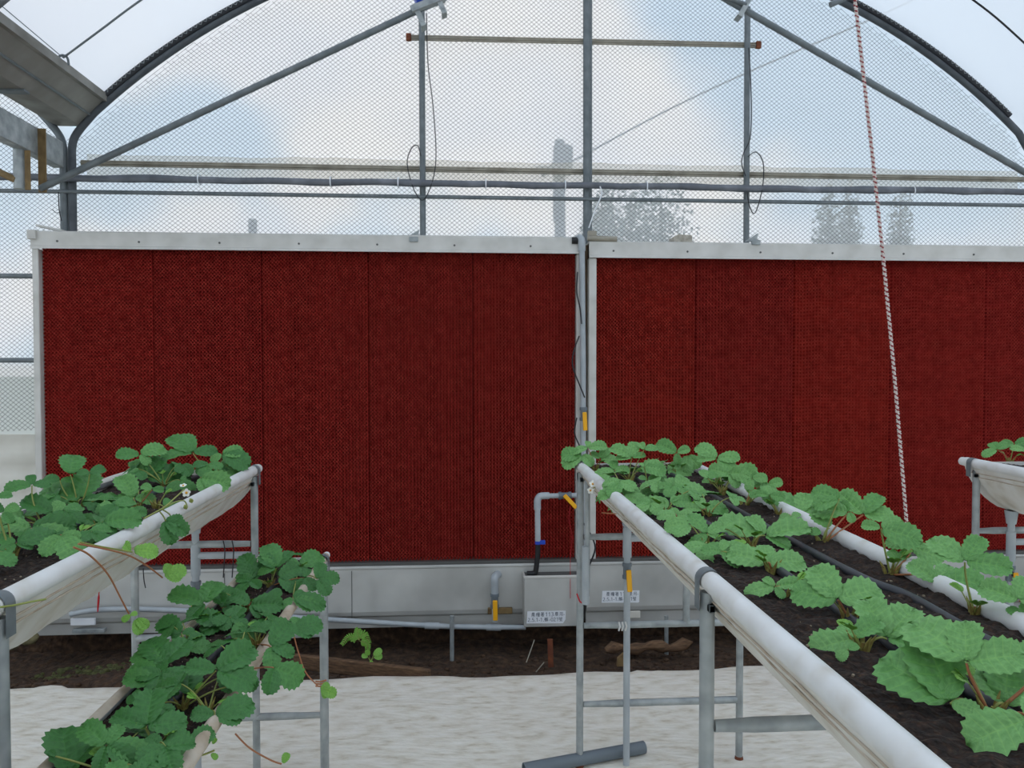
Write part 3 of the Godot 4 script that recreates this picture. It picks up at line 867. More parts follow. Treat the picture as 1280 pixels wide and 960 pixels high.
func build_water():
	# stainless troughs under the pads
	for e in [[-2.36, 0.70, "long stainless steel water trough under the left red pads"], [0.735, 3.95, "stainless steel water trough under the right red pads"]]:
		var t := thing("water_trough", e[2], "trough", Vector3(e[0], 0.0, 0.0), "water troughs")
		var prof := PackedVector2Array([Vector2(-0.14, 0.358), Vector2(0.045, 0.358), Vector2(0.052, 0.352), Vector2(0.052, 0.345), Vector2(0.048, 0.34), Vector2(0.05, 0.10), Vector2(0.042, 0.075), Vector2(0.02, 0.06), Vector2(0.02, 0.0), Vector2(-0.14, 0.0)])
		var m := MB.new()
		m.prism(prof, 0.0, e[1] - e[0], Transform3D(Basis(Vector3(0, 0, 1), Vector3(0, 1, 0), Vector3(1, 0, 0)), Vector3(e[0], 0, 0)))
		part("body", m, M.steel, t)
		var l := MB.new()
		l.box(Vector3((e[0] + e[1]) * 0.5, 0.366, -0.01), Vector3(e[1] - e[0], 0.02, 0.10))
		part("pad_ledge", l, M.steel_dark, t)
		for x in ([-1.30, -0.6] if e[0] < 0 else [1.5, 2.6]):
			var s := MB.new()
			s.box(Vector3(x, 0.20, 0.0505), Vector3(0.003, 0.27, 0.002), Basis.IDENTITY, 0.0005)
			part("seam", s, M.steel_dark, t)
	var rt := thing("notice_sheet", "white printed notice stuck on the trough behind the drain pipe", "notice", Vector3(0.822, 0.12, 0.05))
	sticker_at(rt, Vector3(0.822, 0.12, 0.0505), false)
	# pump tank
	var b := thing("pump_tank", "grey steel pump tank standing out between the two troughs, with a notice", "tank", Vector3(0.52, 0.0, 0.1))
	var m := MB.new()
	m.box(Vector3(0.525, 0.165, 0.10), Vector3(0.32, 0.28, 0.10), Basis.IDENTITY, 0.004)
	part("body", m, M.steel, b)
	var rim := MB.new()
	for q in [[Vector3(0.525, 0.308, 0.148), Vector3(0.326, 0.014, 0.010)], [Vector3(0.368, 0.308, 0.10), Vector3(0.010, 0.014, 0.10)], [Vector3(0.682, 0.308, 0.10), Vector3(0.010, 0.014, 0.10)]]:
		rim.box(q[0], q[1])
	part("rim", rim, M.alu, b)
	var lid := MB.new()
	lid.box(Vector3(0.525, 0.308, 0.10), Vector3(0.31, 0.006, 0.09))
	part("lid", lid, M.steel_dark, b)
	sticker_at(b, Vector3(0.379, 0.044, 0.1505), true)
	# pump riser: hose, pipe, valve, elbow
	var r := thing("pump_riser", "grey pipe elbow with a yellow handled valve rising from the pump tank", "pipe", Vector3(0.44, 0.31, 0.1))
	var hs := MB.new()
	hs.tube(curve([Vector3(0.385, 0.318, 0.11), Vector3(0.42, 0.318, 0.11), Vector3(0.434, 0.33, 0.11), Vector3(0.444, 0.42, 0.11), Vector3(0.447, 0.50, 0.11)], 5), 0.015, 10)
	part("hose", hs, M.black, r)
	var hc := MB.new()
	hc.box(Vector3(0.472, 0.495, 0.115), Vector3(0.03, 0.022, 0.02))
	hc.tube([Vector3(0.447, 0.484, 0.11), Vector3(0.447, 0.502, 0.11)], 0.018, 12)
	part("hose_clip", hc, M.blue, r)
	var pv := MB.new()
	pv.tube([Vector3(0.446, 0.50, 0.11), Vector3(0.444, 0.70, 0.11)], 0.016, 12)
	pv.tube([Vector3(0.50, 0.756, 0.11), Vector3(0.70, 0.756, 0.10)], 0.0145, 12)
	part("pipe", pv, M.pvc, r)
	var el := MB.new()
	el.tube(curve([Vector3(0.444, 0.68, 0.11), Vector3(0.444, 0.73, 0.11), Vector3(0.455, 0.752, 0.11), Vector3(0.475, 0.757, 0.11), Vector3(0.51, 0.757, 0.11)], 5), 0.020, 12)
	part("elbow", el, M.pvc, r)
	valve(r, Vector3(0.60, 0.756, 0.105), Vector3(1, 0, 0), Vector3(0.62, -0.66, 0), 1.05)
	var th := MB.new()
	th.tube(curve([on_z(713, 632, 0.14), on_z(711, 650, 0.14), on_z(715, 670, 0.14), on_z(713, 700, 0.14), on_z(713, 748, 0.16)], 5), 0.0016, 5)
	single("red_thread", th, M.red, "thin red thread dangling from the yellow valve at the pump tank", "thread", on_z(713, 632, 0.14), "red threads")
	# the upright pipe in the gap
	var u := thing("supply_pipe", "grey upright supply pipe in the gap between the pad frames", "pipe", Vector3(0.712, 0.3, 0.065))
	var up := MB.new()
	up.tube([Vector3(0.712, 0.28, 0.068), Vector3(0.708, 1.5, 0.066), Vector3(0.700, 2.17, 0.064)], 0.0165, 12)
	part("pipe", up, M.pvc, u)
	var ub := MB.new()
	ub.tube(curve([Vector3(0.700, 2.14, 0.064), Vector3(0.699, 2.19, 0.064), Vector3(0.694, 2.212, 0.055), Vector3(0.684, 2.215, 0.03), Vector3(0.68, 2.215, -0.02)], 4), 0.021, 12)
	part("elbow", ub, M.pvc, u)
	valve(u, Vector3(0.711, 1.215, 0.068), Vector3.UP, Vector3(0.05, -1, 0), 1.1)
	var cap := MB.new()
	cap.tube([Vector3(0.645, 2.20, 0.05), Vector3(0.685, 2.20, 0.05)], 0.020, 10)
	part("hose_end", cap, M.black, u)
	var ck := MB.new()
	for q in [[[722, 340], [721, 365], [725, 385], [727, 405]], [[724, 420], [717, 440], [716, 458], [724, 480], [731, 497]], [[721, 522], [718, 540], [722, 552], [726, 560]]]:
		var pts := []
		for z in q: pts.append(on_z(z[0], z[1], 0.095))
		ck.tube(curve(pts, 5), 0.0042, 6)
	single("cable", ck, M.cable, "black cable winding round the upright supply pipe in the gap", "cable", on_z(722, 340, 0.09), "hanging cables")
	var c2 := MB.new()
	c2.tube(curve([on_z(726, 650, 0.15), on_z(736, 664, 0.15), on_z(744, 685, 0.15), on_z(736, 708, 0.13)], 5), 0.005, 6)
	single("cable", c2, M.cable, "black cable curling out below the far end of right planter rack", "cable", on_z(726, 650, 0.15), "hanging cables")
	# drain pipe along the trough
	var d := thing("drain_line", "long thin grey pipe running along the foot of the left trough", "pipe", Vector3(-0.8, 0.06, 0.1))
	var dm := MB.new()
	dm.tube(curve([on_z(88, 768, 0.09), on_z(130, 762, 0.09), on_z(220, 763, 0.09), on_z(420, 775, 0.10), on_z(560, 783, 0.10), on_z(657, 784, 0.10)], 5), 0.0145, 10)
	part("pipe", dm, M.pvc, d)
	for q in [[540, 782], [617, 784]]:
		var a := on_z(q[0] - 9, q[1], 0.10)
		var z := on_z(q[0] + 9, q[1] + 0.4, 0.10)
		var cm := MB.new()
		cm.tube([a, z], 0.019, 12)
		part("coupling", cm, M.pvc, d)
	var dv := thing("trough_outlet", "grey outlet elbow and yellow handled valve on the left trough face", "valve", Vector3(0.2, 0.03, 0.1))
	var om := MB.new()
	om.tube(curve([Vector3(0.225, 0.30, 0.05), Vector3(0.208, 0.298, 0.085), Vector3(0.203, 0.285, 0.10), Vector3(0.203, 0.25, 0.10), Vector3(0.203, 0.19, 0.10)], 5), 0.022, 12)
	part("elbow", om, M.pvc, dv)
	var op := MB.new()
	op.tube([Vector3(0.203, 0.20, 0.10), Vector3(0.203, 0.045, 0.10)], 0.016, 12)
	part("pipe", op, M.pvc, dv)
	valve(dv, Vector3(0.203, 0.165, 0.10), Vector3.UP, Vector3(0.02, -1, 0), 1.2)
	var wb := MB.new()
	wb.box(Vector3(0.235, 0.095, 0.062), Vector3(0.14, 0.035, 0.02))
	single("wood_wedge", wb, M.brown_bar, "small yellowish wooden strip behind the outlet valve on the trough", "wood strip", Vector3(0.235, 0.08, 0.062))
	var wd := MB.new()
	wd.box(on_z(104, 777, 0.075), Vector3(0.13, 0.038, 0.015))
	single("paper_tag", wd, M.paper, "small blank white plate at the left foot of the trough", "plate", on_z(104, 777, 0.075))
	var wc := MB.new()
	wc.box(on_z(112, 788, 0.07), Vector3(0.17, 0.022, 0.03))
	single("metal_strip", wc, M.galv, "short grey metal strip under the blank white plate", "metal strip", on_z(112, 788, 0.07))
	var w2 := MB.new()
	w2.box(Vector3(1.01, 0.055, 0.06), Vector3(0.07, 0.04, 0.01))
	single("paper_tag", w2, M.panel, "small pale plate on the right trough below the notice", "plate", Vector3(1.01, 0.04, 0.06))
	# stakes
	var k := 0
	for e in [[565, 774, 832, 0.12, "thin steel stake holding the left trough above the soil"], [833, 774, 836, 0.12, "thin steel stake below the right trough"]]:
		var a := on_z(e[0], e[1], e[3])
		var z := on_z(e[0], e[2], e[3])
		var sm := MB.new()
		sm.tube([z - Vector3(0, 0.05, 0), a + Vector3(0, 0.02, 0)], 0.012, 8)
		single("stake", sm, M.galv, e[4], "stake", z, "trough stakes")
		k += 1
	var rs := MB.new()
	var ra := on_z(688, 828, 0.40)
	rs.box(ra + Vector3(0, 0.05, 0), Vector3(0.028, 0.15, 0.014), Basis(Vector3(0, 0, 1), 0.03))
	single("rusty_stake", rs, M.rust, "short rusty stake in the soil below the pump tank", "stake", ra)

func sticker_at(parent: Node3D, at: Vector3, cut: bool):
	var o := PackedVector2Array([Vector2(0, 0.004), Vector2(0.205 if cut else 0.212, 0), Vector2(0.219, 0.022 if cut else 0.004), Vector2(0.221, 0.071), Vector2(0.004, 0.072)])
	var m := MB.new()
	m.prism(o, 0.0, 0.0012, Transform3D(Basis.IDENTITY, at))
	var s := part("label_sheet", m, M.paper, parent)
	var g := MB.new()
	var x := 0.026
	for k in ["nong", "liang", "shu"]:
		glyphs(g, k, at + Vector3(x, 0.042, 0.0016), 0.022); x += 0.026
	x += 0.054
	for k in ["nong", "yong"]:
		glyphs(g, k, at + Vector3(x, 0.042, 0.0016), 0.022); x += 0.026
	glyphs(g, "bu", at + Vector3(0.098, 0.013, 0.0016), 0.022)
	glyphs(g, "hao", at + Vector3(0.180, 0.013, 0.0016), 0.022)
	part("lettering", g, M.ink, s)
	letters(s, "113", at + Vector3(0.104, 0.052, 0.0016), 0.030)
	letters(s, "-", at + Vector3(0.207, 0.052, 0.0016), 0.026)
	letters(s, "2.5.1-1.1-", at + Vector3(0.006, 0.023, 0.0016), 0.028)
	letters(s, "-021", at + Vector3(0.126, 0.023, 0.0016), 0.028)

# ---------------------------------------------------------------- raised beds
# a bed: left and right rail x at two z, rim height, depth of the hanging liner
func bed_x(b: Dictionary, side: int, z: float) -> float:
	var a: Array = b.x[side]
	return lerpf(a[0], a[1], (z - b.z0) / (b.z1 - b.z0))

func pipe(mb: MB, a: Vector3, b: Vector3, r: float):
	mb.tube([a, b], r, 12)

func build_bed(b: Dictionary):
	var f := ground_noise()
	var rim: float = b.y
	var z0: float = b.z0
	var z1: float = b.z1
	# rack
	var t := thing("planter_rack", b.rack_label, "rack", Vector3(bed_x(b, b.out, b.frames[0]), 0.0, b.frames[0]), "galvanised planter racks")
	for s in 2:
		var m := MB.new()
		m.tube([Vector3(bed_x(b, s, z0 - 0.02), rim, z0 - 0.02), Vector3(bed_x(b, s, z1), rim, z1)], b.get("rr", 0.017) - 0.003, 12)
		part("rail", m, M.galv, t)
	for z in b.frames:
		for q in b.legs:
			var m := MB.new()
			var lx: float = bed_x(b, q[0], z) + q[1]
			m.tube([Vector3(lx, q[2], z), Vector3(lx, q[3], z)], 0.0132, 12)
			part("leg", m, M.galv, t)
			if q[2] < 0.01:
				var ft := MB.new()
				ft.tube([Vector3(lx, 0.0, z), Vector3(lx, 0.02, z)], [0.018, 0.014], 10)
				part("foot", ft, M.rust, t)
		for q in b.bars:
			var m := MB.new()
			var xa: float = bed_x(b, q[0], z) + q[1]
			var xb: float = bed_x(b, q[2], z) + q[3]
			m.tube([Vector3(xa, q[4], z), Vector3(lerpf(xa, xb, 0.12), q[4], z), Vector3(lerpf(xa, xb, 0.2), q[4], z), Vector3(xb, q[4], z)], [0.0105, 0.0115, 0.0132, 0.0132], 12)
			part("crossbar", m, M.galv, t)
		# saddle clamp over the outer rail
		var cm := MB.new()
		var cx: float = bed_x(b, b.out, z)
		var ring := []
		for k in 13:
			var a := PI * k / 12.0
			ring.append(Vector3(cx + 0.0205 * cos(a), rim + 0.0205 * sin(a), z))
		ring.push_front(Vector3(cx + 0.0205, rim - 0.05, z)); ring.append(Vector3(cx - 0.0205, rim - 0.05, z))
		cm.grid(ring.size() - 1, 1, func(i: int, j: int): return ring[i] + Vector3(0, 0, -0.014 + 0.028 * j), Vector3.ZERO)
		for k in 2: cm.box(Vector3(cx, rim - 0.045, z + 0.016), Vector3(0.012, 0.014, 0.012))
		part("clamp", cm, M.galv_dark, t)
	# liner wrapped over the rails and hanging as a trough
	var g := thing("grow_trough", b.liner_label, "planter", Vector3(bed_x(b, 0, z0), rim - b.depth, z0), "planter troughs")
	var lm := MB.new()
	var nz := 90
	var wrap := 8
	var arc := 26
	var rr: float = b.get("rr", 0.017)
	lm.grid(2 * wrap + arc, nz, func(i: int, j: int):
		var z := lerpf(z0, z1, j / float(nz))
		var xl := bed_x(b, 0, z)
		var xr := bed_x(b, 1, z)
		var wob := 0.0035 * f.get_noise_2d(z * 3.0, i * 0.25 + b.seed)
		if i <= wrap:
			var a := lerpf(0.15 * PI, PI, i / float(wrap))
			return Vector3(xl + (rr + wob * 0.4) * cos(a), rim + (rr + wob * 0.4) * sin(a), z)
		if i >= wrap + arc:
			var a2 := lerpf(0.0, 0.85 * PI, (i - wrap - arc) / float(wrap))
			return Vector3(xr + (rr + wob * 0.4) * cos(a2), rim + (rr + wob * 0.4) * sin(a2), z)
		var a3 := PI * (i - wrap) / float(arc)
		var hw := (xr - xl) * 0.5 + rr * 0.35
		var sag: float = b.depth + 2.0 * wob
		return Vector3((xl + xr) * 0.5 - hw * signf(cos(a3)) * absf(cos(a3)) + 1.4 * wob, rim - sag * pow(sin(a3), 1.45), z), Vector3.ZERO)
	for i in lm.n.size(): pass
	part("liner", lm, M[b.get("cover", "liner")], g)
	var seam := MB.new()
	for dy in [0.035, 0.052]:
		var sp := []
		for k in 60:
			var z := lerpf(z0 + 0.02, z1, k / 59.0)
			var a := asin(pow(dy / b.depth, 1.0 / 1.45))
			var hw := (bed_x(b, 1, z) - bed_x(b, 0, z)) * 0.5 + rr * 0.35
			var cx := (bed_x(b, 0, z) + bed_x(b, 1, z)) * 0.5
			sp.append(Vector3(cx + (hw * cos(a) + 0.001) * (-1.0 if b.out == 0 else 1.0), rim - dy + 0.003 * f.get_noise_1d(z * 4.0 + dy * 90.0), z))
		seam.tube(sp, 0.0022, 5, false)
	part("seam", seam, M.liner_dirty, g)
	var em := MB.new()
	var xl0 := bed_x(b, 0, z0)
	var xr0 := bed_x(b, 1, z0)
	var o := PackedVector2Array()
	for i in 21:
		var a := PI * i / 20.0
		var hw := (xr0 - xl0) * 0.5 + 0.012
		o.append(Vector2((xl0 + xr0) * 0.5 - hw * signf(cos(a)) * absf(cos(a)), rim - b.depth * 0.99 * pow(sin(a), 1.45)))
	em.prism(o, z0, z0 + 0.006)
	part("end_sheet", em, M.liner, g)
	for s in 2:
		var cp := MB.new()
		var cx := bed_x(b, s, z0)
		cp.tube([Vector3(cx, rim, z0 - 0.03), Vector3(cx, rim, z0 - 0.028), Vector3(cx, rim, z0 + 0.015)], [0.012, b.get("rr", 0.017) - 0.001, b.get("rr", 0.017) + 0.001], 12)
		part("rail_cap", cp, M.rail, g)
		if s == b.out or b.two_rails:
			var sl := MB.new()
			sl.tube([Vector3(bed_x(b, s, z0), rim + 0.001, z0), Vector3(bed_x(b, s, z1), rim + 0.001, z1)], b.get("rr", 0.017) + 0.001, 14)
			part("rail_sleeve", sl, M.rail if not b.has("cover") else M[b.cover], g)
	# soil
	var sm := MB.new()
	var nx := 46
	var mz := int((z1 - z0) / 0.009)
	var fine := FastNoiseLite.new()
	fine.seed = b.seed; fine.frequency = 28.0; fine.fractal_octaves = 4
	sm.grid(nx, mz, func(i: int, j: int):
		var z := lerpf(z0 + 0.008, z1, j / float(mz))
		var k := i / float(nx)
		var x := lerpf(bed_x(b, 0, z) + 0.004, bed_x(b, 1, z) - 0.004, k)
		var y: float = b.soil + 0.012 * f.get_noise_2d(x * 3.0, z * 3.0) + 0.009 * fine.get_noise_2d(x, z)
		return Vector3(x, y, z), Vector3.UP)
	single("potting_soil", sm, M.soil, b.soil_label, "soil", Vector3(bed_x(b, 0, z0) + 0.1, b.soil, z0), "", "stuff")
	# crumbs of perlite and bark on the soil
	var cr := MB.new()
	rng.seed = 300 + b.seed
	for k in 170:
		var z := rng.randf_range(z0 + 0.05, minf(z1, 4.0))
		var x := lerpf(bed_x(b, 0, z) + 0.03, bed_x(b, 1, z) - 0.03, rng.randf())
		var q := Vector3(x, b.soil + 0.003 + 0.012 * f.get_noise_2d(x * 3.0, z * 3.0), z)
		var s := rng.randf_range(0.0012, 0.0032)
		cr.box(q, Vector3(s * 1.3, s, s), Basis(Vector3(rng.randf(), 1, rng.randf()).normalized(), rng.randf() * TAU), 0.0005)
	var pe := single("soil_crumbs", cr, M.crumb, "pale specks scattered on " + b.soil_label.substr(b.soil_label.find("soil")), "crumbs", Vector3(bed_x(b, 0, z0) + 0.1, b.soil, z0 + 0.5), "", "stuff")
	pe.set_meta("label", "tiny pale crumbs scattered over the " + b.soil_label)
	# black drip pipes
	for q in b.drip:
		var pts := []
		for w in q[1]: pts.append(w)
		var dm := MB.new()
		dm.tube(curve(pts, 8), 0.0085, 10)
		single("drip_pipe", dm, M.black_pipe, q[0], "drip pipe", pts[0], "black drip pipes")

func drain(x: float, z: float, top: float, vy: float, label: String, side := 0.08):
	var t := thing("drain_pipe", label, "pipe", Vector3(x, 0, z), "bed drain pipes")
	var m := MB.new()
	m.tube([Vector3(x, top, z), Vector3(x, 0.0, z)], 0.0125, 12)
	part("pipe", m, M.pvc, t)
	var c := MB.new()
	c.tube([Vector3(x, top, z), Vector3(x, top - 0.05, z)], [0.024, 0.017], 12)
	c.tube([Vector3(x, vy + 0.16, z), Vector3(x, vy + 0.05, z)], 0.0165, 12)
	part("sleeve", c, M.pvc, t)
	if side != 0.0:
		var e := MB.new()
		e.tube([Vector3(x, vy + 0.12, z), Vector3(x + side, vy + 0.12, z)], 0.0125, 10)
		part("branch", e, M.pvc, t)
	valve(t, Vector3(x, vy, z), Vector3.UP, Vector3(0.06, -1, 0), 0.85)

# ---------------------------------------------------------------- strawberry plants
var leaflet_meshes := []

func make_leaflets():
	var f := FastNoiseLite.new()
	f.seed = 21; f.frequency = 1.7
	for v in 6:
		var fold: float = [0.20, 0.36, 0.10, 0.28, 0.44, 0.16][v]
		var droop: float = [0.10, 0.16, 0.22, 0.05, 0.12, 0.28][v]
		var wide: float = [0.41, 0.39, 0.43, 0.42, 0.37, 0.40][v]
		var mb := MB.new()
		var n := 18
		var bands := 4
		for s in [-1.0, 1.0]:
			var q := []
			for k in n + 1:
				var ph := PI * k / n
				var len_ := (1.0 - cos(ph)) * 0.5
				var w := wide * pow(sin(ph), 0.9) * (0.72 + 0.46 * len_)
				var tooth := 1.0
				if k % 2 == 1: tooth = 0.85
				if k < 4: tooth = 1.0
				var ex := w * tooth
				var ey := len_ * (1.0 if k % 2 == 0 else 0.965) if k < n else 1.0
				var mid := clampf(len_ * 0.80 + 0.02 * k / n, 0, 0.99)
				if k == n: mid = 1.0
				if k == 0: mid = 0.0
				var row := []
				for j in bands + 1:
					var a := j / float(bands)
					var x := ex * a
					var y := lerpf(mid, ey, pow(a, 1.15))
					var h := fold * x - droop * y * y
					h += (0.024 if k % 2 == 1 else -0.024) * sin(PI * minf(a * 1.1, 1.0)) 
					h -= 0.10 * maxf(0.0, a - 0.6) * (0.6 + f.get_noise_2d(y * 2.0 + v * 9.0, s * 3.0))
					h += 0.03 * f.get_noise_2d(x * s * 3.0 + v * 5.0, y * 3.0)
					row.append(Vector3(s * x, h, y))
				q.append(row)
			var base := mb.p.size()
			for k in n + 1:
				for j in bands + 1:
					var du: Vector3 = q[mini(k + 1, n)][j] - q[maxi(k - 1, 0)][j]
					var dv: Vector3 = q[k][mini(j + 1, bands)] - q[k][maxi(j - 1, 0)]
					var nn := du.cross(dv)
					nn = nn.normalized() if nn.length() > 1e-9 else Vector3.UP
					if nn.y < 0: nn = -nn
					mb.vert(q[k][j], nn, Vector2(j / float(bands), k / float(n)))
			for k in n:
				for j in bands:
					var w := bands + 1
					mb.quad(base + k * w + j, base + k * w + j + 1, base + (k + 1) * w + j + 1, base + (k + 1) * w + j)
		leaflet_meshes.append(mb)

var leaflet_cache := {}
func leaflet_mesh(v: int, tone: int) -> ArrayMesh:
	var key := v * 10 + tone
	if not leaflet_cache.has(key): leaflet_cache[key] = leaflet_meshes[v].mesh(M.leaf[tone])
	return leaflet_cache[key]

# a leaflet as a child of 'leaf' (whose own frame is the world), from base point to tip, facing nn
func add_leaflet(leaf: Node3D, a: Vector3, tip: Vector3, nn: Vector3, width: float, tone: int):
	var d := tip - a
	var l := d.length()
	if l < 0.004: return
	var z := d / l
	var y := (nn - z * nn.dot(z)).normalized()
	var x := y.cross(z)
	var o := MeshInstance3D.new()
	o.mesh = leaflet_mesh(rng.randi() % 6, tone)
	o.name = "leaflet"
	leaf.add_child(o, true)
	o.transform = Transform3D(Basis(x * l * width, y * l, z * l), a)

func stalk(parent: Node3D, called: String, a: Vector3, b: Vector3, bow: Vector3, r: float, m: Material) -> MeshInstance3D:
	var pts := []
	for k in 9:
		var t := k / 8.0
		pts.append(a.lerp(b, t) + bow * sin(PI * t))
	var mb := MB.new()
	var rad := []
	for k in 9: rad.append(lerpf(r * 1.25, r * 0.8, k / 8.0))
	mb.tube(pts, rad, 6)
	return part(called, mb, m, parent)

# leaves: flat lists of pixels, junction first and then leaflet tips
func plant(soil: float, crown: Array, leaves: Array, tone: int, tilt: float, label: String, group: String, lo := -9.0, hi := 9.0, fill := 0, grow := 1.0) -> Node3D:
	var c: Vector3 = Vector3(crown[0], soil, crown[1]) if crown.size() > 2 else on_y(crown[0], crown[1], soil)
	c.x = clampf(c.x, lo, hi)
	var t := thing("strawberry_plant", label, "strawberry plant", c, group)
	var cm := MB.new()
	cm.tube([c + Vector3(0, -0.012, 0), c + Vector3(0.001, 0.004, 0), c + Vector3(0.002, 0.014, 0.001), c + Vector3(0.003, 0.022, 0.001)], [0.006, 0.0075, 0.007, 0.003], 9)
	for k in 5:
		var a := TAU * k / 5.0 + rng.randf()
		cm.tube([c + Vector3(cos(a) * 0.006, 0.006, sin(a) * 0.006), c + Vector3(cos(a) * 0.012, 0.024, sin(a) * 0.012), c + Vector3(cos(a) * 0.019, 0.036, sin(a) * 0.019)], [0.0035, 0.003, 0.0005], 5)
	part("crown", cm, M.crown, t)
	for L in leaves:
		var tt := tilt + rng.randf_range(-8, 8)
		var dz := 0.0
		var j := on_plane(L[0], L[1], c + Vector3(0, 0, dz), Vector3(0, 0, 1))
		for hh in [0.0, 0.03, 0.045, 0.06, 0.075, 0.09, 0.11]:
			if hh > 0.0: j = on_y(L[0], L[1], soil + hh)
			var low := j.y
			var c0 := (EYE - j).normalized()
			var n0 := (c0 * cos(deg_to_rad(tt)) + Vector3.UP * sin(deg_to_rad(tt))).normalized()
			for k in (L.size() - 2) / 2: low = minf(low, on_plane(L[2 + 2 * k], L[3 + 2 * k], j, n0).y)
			if low > soil + 0.012: break
		var cam := (EYE - j).normalized()
		var nn := (cam * cos(deg_to_rad(tt)) + Vector3.UP * sin(deg_to_rad(tt)) + Vector3(rng.randf_range(-0.12, 0.12), 0, 0)).normalized()
		var tips: int = (L.size() - 2) / 2
		var mid := Vector3.ZERO
		var ts := []
		for k in tips:
			var q := on_plane(L[2 + 2 * k], L[3 + 2 * k], j, nn)
			q = j + (q - j) * grow
			ts.append(q); mid += q / tips
		var away := Vector3(c.x - j.x, 0, c.z - j.z)
		var bow := Vector3(0, 0.010, 0) - away * 0.12 + Vector3(rng.randf_range(-0.006, 0.006), 0, rng.randf_range(-0.004, 0.008))
		var lf := stalk(t, "leaf", c + Vector3(0, 0.012, 0), j - nn * 0.002, bow, 0.0017, M.stem if rng.randf() < 0.7 else M.stem_red)
		for q in ts:
			var w: float = 1.0 if tips == 3 else (1.12 if tips < 3 else 0.86)
			var lean: Vector3 = (q - mid).normalized() if tips > 1 else Vector3.ZERO
			add_leaflet(lf, j + (q - j) * 0.04, q, (nn - lean * 0.22 + Vector3(rng.randf_range(-0.22, 0.22), 0, rng.randf_range(-0.15, 0.15))).normalized(), w, clampi(tone + (rng.randi() % 3) - 1, 0, 3))
	for k in fill:
		var a := rng.randf() * TAU
		var rad := rng.randf_range(0.03, 0.085)
		var j := c + Vector3(cos(a) * rad, rng.randf_range(0.035, 0.075), sin(a) * rad * 1.2)
		j.x = clampf(j.x, lo - 0.02, hi + 0.01)
		var out := Vector3(cos(a), 0, sin(a))
		var nn := (Vector3.UP + out * 0.35 + (EYE - j).normalized() * 0.3).normalized()
		var lf := stalk(t, "leaf", c + Vector3(0, 0.012, 0), j, Vector3(0, 0.01, 0), 0.0016, M.stem)
		var size := rng.randf_range(0.042, 0.06)
		for s in [-1.35, 0.0, 1.35]:
			var d := out.rotated(Vector3.UP, s)
			d = (d - nn * d.dot(nn)).normalized()
			add_leaflet(lf, j, j + d * size * (1.0 if s == 0.0 else 0.9), (nn - d * 0.1).normalized(), 1.0, clampi(tone + (rng.randi() % 2), 0, 3))
	# a young folded leaf at the heart
	for k in 2:
		var a := rng.randf() * TAU
		var top := c + Vector3(cos(a) * 0.022, rng.randf_range(0.03, 0.05), sin(a) * 0.022)
		var lf := stalk(t, "young_leaf", c + Vector3(0, 0.012, 0), top, Vector3.ZERO, 0.0012, M.stem)
		for s in [-0.7, 0.0, 0.7]:
			add_leaflet(lf, top, top + Vector3(cos(a + s) * 0.016, 0.012, sin(a + s) * 0.016), Vector3(-cos(a), 1.0, -sin(a)).normalized(), 0.8, 4)
	return t

func flower_head(parent: Node3D, c: Vector3, face: Vector3, r: float):
	var y := face.normalized()
	var x := y.cross(Vector3.RIGHT if absf(y.x) < 0.8 else Vector3.UP).normalized()
	var z := x.cross(y)
	var pm := MB.new()
	for k in 5:
		var a := TAU * k / 5.0
		var d := x * cos(a) + z * sin(a)
		var s := y.cross(d)
		var cen := c + d * r * 0.58 + y * r * 0.06
		var ring := []
		for q in 8:
			var b := TAU * q / 8.0
			ring.append(pm.vert(cen + d * cos(b) * r * 0.45 + s * sin(b) * r * 0.42 + y * r * 0.12 * cos(b), y))
		var ce := pm.vert(cen - y * r * 0.05, y)
		for q in 8: pm.tri(ce, ring[q], ring[(q + 1) % 8])
	var fl := part("flower", pm, M.petal, parent)
	var cm := MB.new()
	cm.tube([c - y * r * 0.1, c + y * r * 0.12, c + y * r * 0.28], [r * 0.3, r * 0.3, r * 0.12], 8)
	part("flower_centre", cm, M.yellow, fl)

func runner(called: String, label: String, pts: Array, z: float, m: Material, leaves: Array, tone := 4, tilt := 20.0, px := 99.0):
	# on the plane of depth z, or on the plane across x where px is given (a trough's side)
	var w := []
	for q in pts:
		if px < 90.0: w.append(on_plane(q[0], q[1], Vector3(px, 0, 0), Vector3.RIGHT))
		else: w.append(on_z(q[0], q[1], z + (q[2] if q.size() > 2 else 0.0)))
	var t := thing(called, label, "runner", w[0], "strawberry runners")
	var mb := MB.new()
	mb.tube(curve(w, 6), 0.0018, 6)
	var st := part("stem", mb, m, t)
	for L in leaves:
		var j := on_plane(L[0], L[1], Vector3(px, 0, 0), Vector3.RIGHT) if px < 90.0 else on_z(L[0], L[1], w[-1].z)
		var nn := ((EYE - j).normalized() + Vector3.UP * tan(deg_to_rad(tilt))).normalized()
		for k in (L.size() - 2) / 2:
			add_leaflet(st, j, on_plane(L[2 + 2 * k], L[3 + 2 * k], j, nn), nn, 1.0, tone)

const ORD := ["first", "second", "third", "fourth", "fifth", "sixth", "seventh", "eighth", "ninth", "tenth", "eleventh", "twelfth", "thirteenth", "fourteenth", "fifteenth", "sixteenth"]

func fpl(u: float, v: float) -> Vector3:   # the plane just outside the upper left trough's rim
	return on_plane(u, v, Vector3(-0.70, 0, 0), Vector3.RIGHT)

